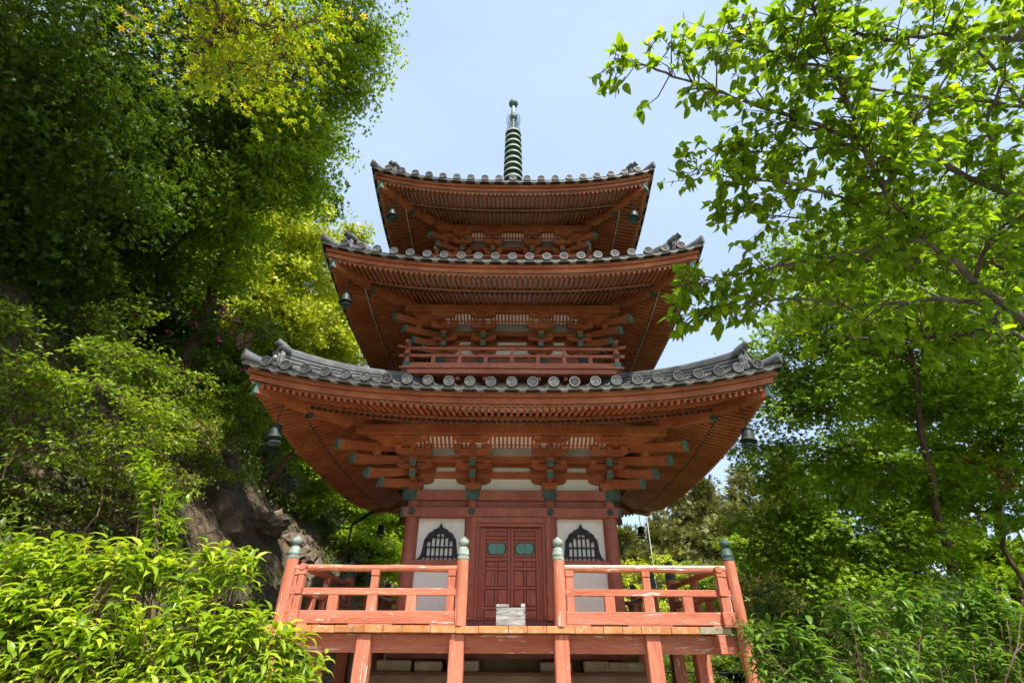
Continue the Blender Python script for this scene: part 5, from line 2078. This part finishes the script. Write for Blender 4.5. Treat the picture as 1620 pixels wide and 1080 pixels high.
# ------------------------------------------------------------------ cherry tree
def make_cherry():
    t = thing('cherry_tree', 'cherry tree branches with broad glossy green leaves reaching in from the edge', 'tree')
    wood, lv = MB(), Leaves()
    base = np.array((7.2, -8.0, 0.0))
    p_in = PD(1720, 575, 4.7)
    wood.tube([base, base + (-.15, -.05, 1.2), base + (-.5, -.3, 2.4), p_in], [.17, .15, .12, .06], 10)

    def L(*pts):
        return [PD(*p) for p in pts]
    limbs = [
        (L((1720, 575, 4.7), (1590, 480, 4.3), (1540, 440, 4.2), (1465, 372, 4.0), (1400, 300, 3.9), (1360, 220, 3.8), (1320, 110, 3.7), (1290, 20, 3.6), (1270, -70, 3.6)), .037, .008),
        (L((1465, 372, 4.0), (1400, 385, 4.0), (1330, 400, 3.9), (1230, 420, 3.8), (1130, 440, 3.7), (1070, 452, 3.7)), .022, .005),
        (L((1360, 220, 3.8), (1290, 195, 3.8), (1200, 165, 3.7), (1100, 130, 3.7), (1020, 105, 3.7), (968, 92, 3.7)), .022, .004),
        (L((1720, 340, 5.0), (1600, 305, 4.7), (1520, 268, 4.5), (1440, 240, 4.4), (1350, 225, 4.3), (1240, 235, 4.2), (1130, 240, 4.1)), .040, .006),
        (L((1720, 65, 4.3), (1600, 57, 4.0), (1480, 52, 3.9), (1390, 60, 3.9), (1320, 40, 3.9), (1210, 30, 3.9), (1130, 60, 3.9)), .024, .005),
        (L((1400, 300, 3.9), (1340, 310, 3.9), (1250, 290, 3.9), (1160, 280, 3.9), (1090, 265, 3.8)), .016, .004),
        (L((1590, 480, 4.3), (1480, 470, 4.3), (1370, 480, 4.2), (1260, 470, 4.0), (1170, 480, 3.9), (1095, 495, 3.8)), .024, .005),
        (L((1400, 300, 3.9), (1440, 200, 3.9), (1500, 110, 3.9), (1530, 10, 3.9)), .016, .005),
        (L((1600, 305, 4.7), (1560, 200, 4.5), (1590, 100, 4.4), (1580, 0, 4.3)), .020, .005),
        (L((1540, 440, 4.2), (1560, 380, 4.1), (1610, 330, 4.0), (1660, 250, 4.0)), .018, .005),
        (L((1590, 480, 4.3), (1540, 520, 4.4), (1450, 530, 4.5), (1340, 530, 4.5), (1250, 520, 4.5)), .018, .005),
        (L((1720, 200, 4.8), (1620, 165, 4.6), (1500, 150, 4.5), (1390, 140, 4.4), (1280, 110, 4.3), (1180, 90, 4.2)), .024, .005),
        (L((1320, 110, 3.7), (1250, 90, 3.8), (1180, 60, 3.8), (1140, 20, 3.8)), .014, .004),
        (L((1720, 460, 5.2), (1620, 430, 5.0), (1520, 400, 5.0), (1420, 420, 5.0), (1300, 440, 4.9)), .026, .006),
        (L((1465, 372, 4.0), (1430, 330, 4.2), (1340, 340, 4.3), (1240, 340, 4.2), (1150, 330, 4.1)), .016, .004),
        (L((1620, 165, 4.6), (1560, 90, 4.8), (1480, 10, 4.9), (1420, -60, 5.0)), .02, .006),
        (L((1600, 57, 4.0), (1640, 0, 4.1), (1660, -80, 4.2)), .02, .006),
        ([np.array(p) for p in ((6.7, -8.3, 2.4), (6.9, -7.6, 4.0), (6.8, -6.8, 5.4), (6.6, -6.2, 6.6), (6.3, -5.8, 7.6))], .06, .008),
        ([np.array(p) for p in ((6.9, -7.6, 4.0), (7.6, -7.0, 5.2), (7.9, -6.3, 6.4), (7.8, -5.6, 7.2))], .035, .006),
        ([np.array(p) for p in ((6.8, -6.8, 5.4), (6.2, -7.2, 6.2), (5.6, -7.4, 7.0), (5.2, -7.4, 7.6))], .03, .006),
        ([np.array(p) for p in ((6.9, -7.6, 4.0), (7.4, -8.4, 5.4), (7.2, -9.0, 6.6), (6.6, -9.4, 7.4))], .035, .006),
    ]
    fork = np.array((6.9, -7.6, 4.0))
    low = base + (-.5, -.3, 2.4)
    for (st, r_a, (limb, r_b, _)) in ((fork, .055, limbs[3]), (fork, .045, limbs[4]), (fork, .045, limbs[11]), (low, .06, limbs[13])):
        e = limb[0]
        wood.tube([st, st + (e - st) * .35 + np.array((0, 0, .22)), st + (e - st) * .7 + np.array((0, 0, .18)), e, e + (limb[1] - e) * .15], [r_a, r_a * .85, r_b * 1.1, r_b, r_b], 8)
    tw = MB()

    def leaf_at(p, d, k):
        """k leaves alternating at the end of a twig"""
        for i in range(k):
            s = unit(1)[0]
            dd = d * .7 + s * .75
            dd[2] -= .55
            nn = np.array((0, 0, 1.0)) + rng.normal(size=3) * .7
            bufP.append(p + rng.normal(size=3) * .012)
            bufD.append(dd); bufN.append(nn)
            bufS.append(rng.uniform(.058, .110))
    bufP, bufD, bufN, bufS = [], [], [], []
    for li, (pts, r0, r1) in enumerate(limbs):
        fine, rad = [], []
        for i in range(len(pts) - 1):
            for j in range(5):
                s = (i + j / 5) / (len(pts) - 1)
                a, b_ = pts[i], pts[i + 1]
                pm = pts[i - 1] if i > 0 else a
                pn = pts[i + 2] if i + 2 < len(pts) else b_
                u_ = j / 5
                p = .5 * ((2 * a) + (-pm + b_) * u_ + (2 * pm - 5 * a + 4 * b_ - pn) * u_ ** 2 + (-pm + 3 * a - 3 * b_ + pn) * u_ ** 3)
                fine.append(p + rng.normal(size=3) * .008)
                rad.append((r0 + (r1 - r0) * s ** .8) * (1 + .12 * math.sin(i * 9 + j * 2.1)))
        fine.append(pts[-1]); rad.append(r1)
        wood.tube(fine, rad, 8)
        total = sum(np.linalg.norm(fine[i + 1] - fine[i]) for i in range(len(fine) - 1))
        nb = int(total / (.045 if li < 17 else .08))
        for b in range(nb):
            f = rng.uniform(.08 if li else .30, 1.0)
            i = min(int(f * (len(fine) - 1)), len(fine) - 2)
            p = fine[i] + (fine[i + 1] - fine[i]) * rng.uniform()
            ax = fine[i + 1] - fine[i]
            ax = ax / np.linalg.norm(ax)
            d = ax * rng.uniform(.35, .9) + unit(1)[0] * .8
            d[2] = d[2] * .55 - .05
            d /= np.linalg.norm(d)
            ln = rng.uniform(.14, .62) * (1.05 - .72 * f)
            e = p + d * ln + np.array((0, 0, -.10 * ln))
            m = (p + e) / 2 + rng.normal(size=3) * .02
            tw.tube([p, m, e], [min(rad[i] * .6, .007), .0045, .0022], 4)
            leaf_at(e, d, 4)
            ns = max(1, int(ln / .10))
            for q in range(ns):
                s = rng.uniform(.15, 1)
                pp = p + (e - p) * s
                if rng.uniform() < .55:
                    d2 = d * .6 + unit(1)[0] * .8
                    d2[2] *= .5
                    d2 /= np.linalg.norm(d2)
                    l2 = rng.uniform(.06, .2)
                    ee = pp + d2 * l2
                    tw.tube([pp, ee], [.003, .0018], 3)
                    leaf_at(ee, d2, 4)
                    leaf_at((pp + ee) / 2, d2, 1)
                else:
                    leaf_at(pp, d, 2)
    k = len(bufP)
    lv.add(np.array(bufP), np.array(bufD), np.array(bufN), np.array(bufS), np.clip(rng.normal(.42, .22, k), 0, 1))
    wood.build('branches', 'bark_grey', t, True)
    tw.build('twigs', 'bark_brown', t, kind='stuff')
    emit_crown(lv, t, 'oval', 'leaf_cherry', 300)


make_cherry()


# ------------------------------------------------------------------ foreground bushes
def big_bush(label, blobs, mat, per, size, base_pts, twist, seedtint, nm='leafy_bush'):
    t = thing(nm, label, 'bush')
    wood, lv = MB(), Leaves()
    P_, D_, N_, S_ = [], [], [], []
    for bi, (c, br, *rest) in enumerate(blobs):
        c = np.array(c)
        b0 = np.array(base_pts[bi % len(base_pts)])
        pts = curve_pts(b0, c, 6, .02, .05)
        if bi % 4 == 0:
            wood.tube(pts, [.011, .010, .009, .008, .007, .006, .004], 6)
        m = int(per * br * br * (rest[0] if rest else 1))
        for i in range(m):
            d = unit(1)[0]
            d[2] = d[2] * .8 + .25
            rr = br * rng.uniform(.25, 1) ** .6
            e = c + d * rr * np.array((1, 1, .85))
            st = pts[rng.integers(3, 7)]
            mid = (st + e) / 2 + rng.normal(size=3) * .04
            if i % 5 == 0:
                wood.tube([st, mid, e], [.005, .004, .0025], 4)
            dirn = e - mid
            dirn = dirn / np.linalg.norm(dirn) * .7 + np.array((0, 0, .35)) + d * .3
            dirn /= np.linalg.norm(dirn)
            # pairs of leaves along the shoot, arching outwards and down
            kk = rng.integers(6, 10)
            a0 = rng.uniform(0, 6.28)
            sx = np.cross(dirn, (0.2, .1, 1)); sx /= np.linalg.norm(sx)
            sy = np.cross(dirn, sx)
            for j in range(kk):
                a = a0 + j * 2.4
                o = sx * math.cos(a) + sy * math.sin(a)
                dd = o * .9 + dirn * (.25 + .5 * j / kk) + rng.normal(size=3) * .12
                dd[2] += .05
                P_.append(e - dirn * .15 * (1 - j / kk))
                D_.append(dd)
                N_.append(np.array((0, 0, 1.0)) + dirn * .4 + rng.normal(size=3) * .22)
                S_.append(size * rng.uniform(.5, 1.3))
    k = len(P_)
    lv.add(np.array(P_), np.array(D_), np.array(N_), np.array(S_), np.clip(rng.normal(seedtint, .27, k), 0, 1))
    wood.build('stems', 'bark_brown', t)
    emit_crown(lv, t, 'lance', mat, 300)


big_bush('sunlit bush with long drooping yellow green leaves before the bank',
         PB((40, 900, 3.0, .24), (120, 920, 3.1, .26), (210, 900, 3.2, .26), (300, 930, 3.3, .26), (380, 900, 3.4, .20), (60, 990, 2.9, .30), (170, 1000, 2.9, .30), (280, 1010, 3.0, .30), (380, 1000, 3.2, .28), (450, 1030, 3.3, .22), (495, 1060, 3.3, .14),
            (120, 1090, 2.8, .3), (260, 1100, 2.8, .3), (400, 1090, 3.0, .3), (470, 1100, 3.1, .2), (0, 960, 2.8, .25), (20, 1080, 2.7, .3), (330, 880, 3.4, .14, .8), (60, 1050, 2.75, .26), (170, 1060, 2.8, .26), (100, 870, 3.2, .14), (250, 880, 3.4, .16)),
         'leaf_bush', 640, .106, [(-1.9, -9.4, 0), (-1.5, -9.3, 0), (-2.4, -9.6, 0), (-1.2, -9.2, 0)], 0, .55)
big_bush('slender leafy shoot rising above the sunlit bush',
         PB((240, 760, 3.6, .10), (250, 800, 3.6, .13), (265, 840, 3.5, .14), (225, 720, 3.7, .07)),
         'leaf_bush', 1700, .085, [(-2.0, -8.9, 0)], 0, .35, 'leafy_shoot')
big_bush('half shaded bush with glossy pointed leaves before the forked maple',
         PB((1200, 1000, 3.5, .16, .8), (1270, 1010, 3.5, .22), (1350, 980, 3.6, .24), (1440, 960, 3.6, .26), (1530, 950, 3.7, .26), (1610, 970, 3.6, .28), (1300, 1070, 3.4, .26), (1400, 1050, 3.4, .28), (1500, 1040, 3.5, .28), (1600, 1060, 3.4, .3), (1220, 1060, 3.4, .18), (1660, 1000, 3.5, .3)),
         'leaf_bush_shade', 520, .10, [(2.2, -9.1, 0), (2.7, -9.2, 0), (1.8, -9.0, 0)], 0, .4)

# ------------------------------------------------------------------ poles and fence behind
o = thing('pole_with_arm', 'thin black pole with a slanting arm beside the rear of the lowest roof', 'pole')  # plain black pole and arm, without a lamp
m = MB(); a = PD(546, 895, 16.5); b = PD(559, 831, 16.5); c = PD(592, 810, 16.3)
m.tube([(a[0] - .1, a[1], 0), a, b], .035, 8); m.build('pole', 'iron', o)
m = MB(); m.tube([b, (b + c) / 2, c], [.045, .06, .05], 8); m.build('arm', 'iron', o)

o = thing('white_pole', 'thin pale pole standing before the conifers', 'pole')
m = MB(); a = PD(1024, 812, 24); m.tube([(a[0] + .05, a[1], 0), a], .02, 8); m.build('pole', 'white_pole', o)
m = MB(); m.lathe([(.05, 0), (.055, .05), (.001, .08)], tuple(a), 8); m.build('cap', 'white_pole', o)

o = thing('pipe_fence', 'dark pipe fence seen between the posts under the veranda', 'fence')
p0, p1 = PD(1040, 1060, 15.0), PD(1260, 1064, 13.5)
m = MB(); m.tube([p0, p1], .025, 8); m.build('fence_rail', 'iron', o)
m = MB(); m.tube([p0 - (0, 0, .45), p1 - (0, 0, .45)], .02, 8); m.build('fence_rail', 'iron', o)
for s in (0.02, .34, .68, .98):
    q = p0 + (p1 - p0) * s
    m = MB(); m.tube([(q[0], q[1], 0), (q[0], q[1], q[2] + .04)], .03, 8); m.build('fence_post', 'iron', o)
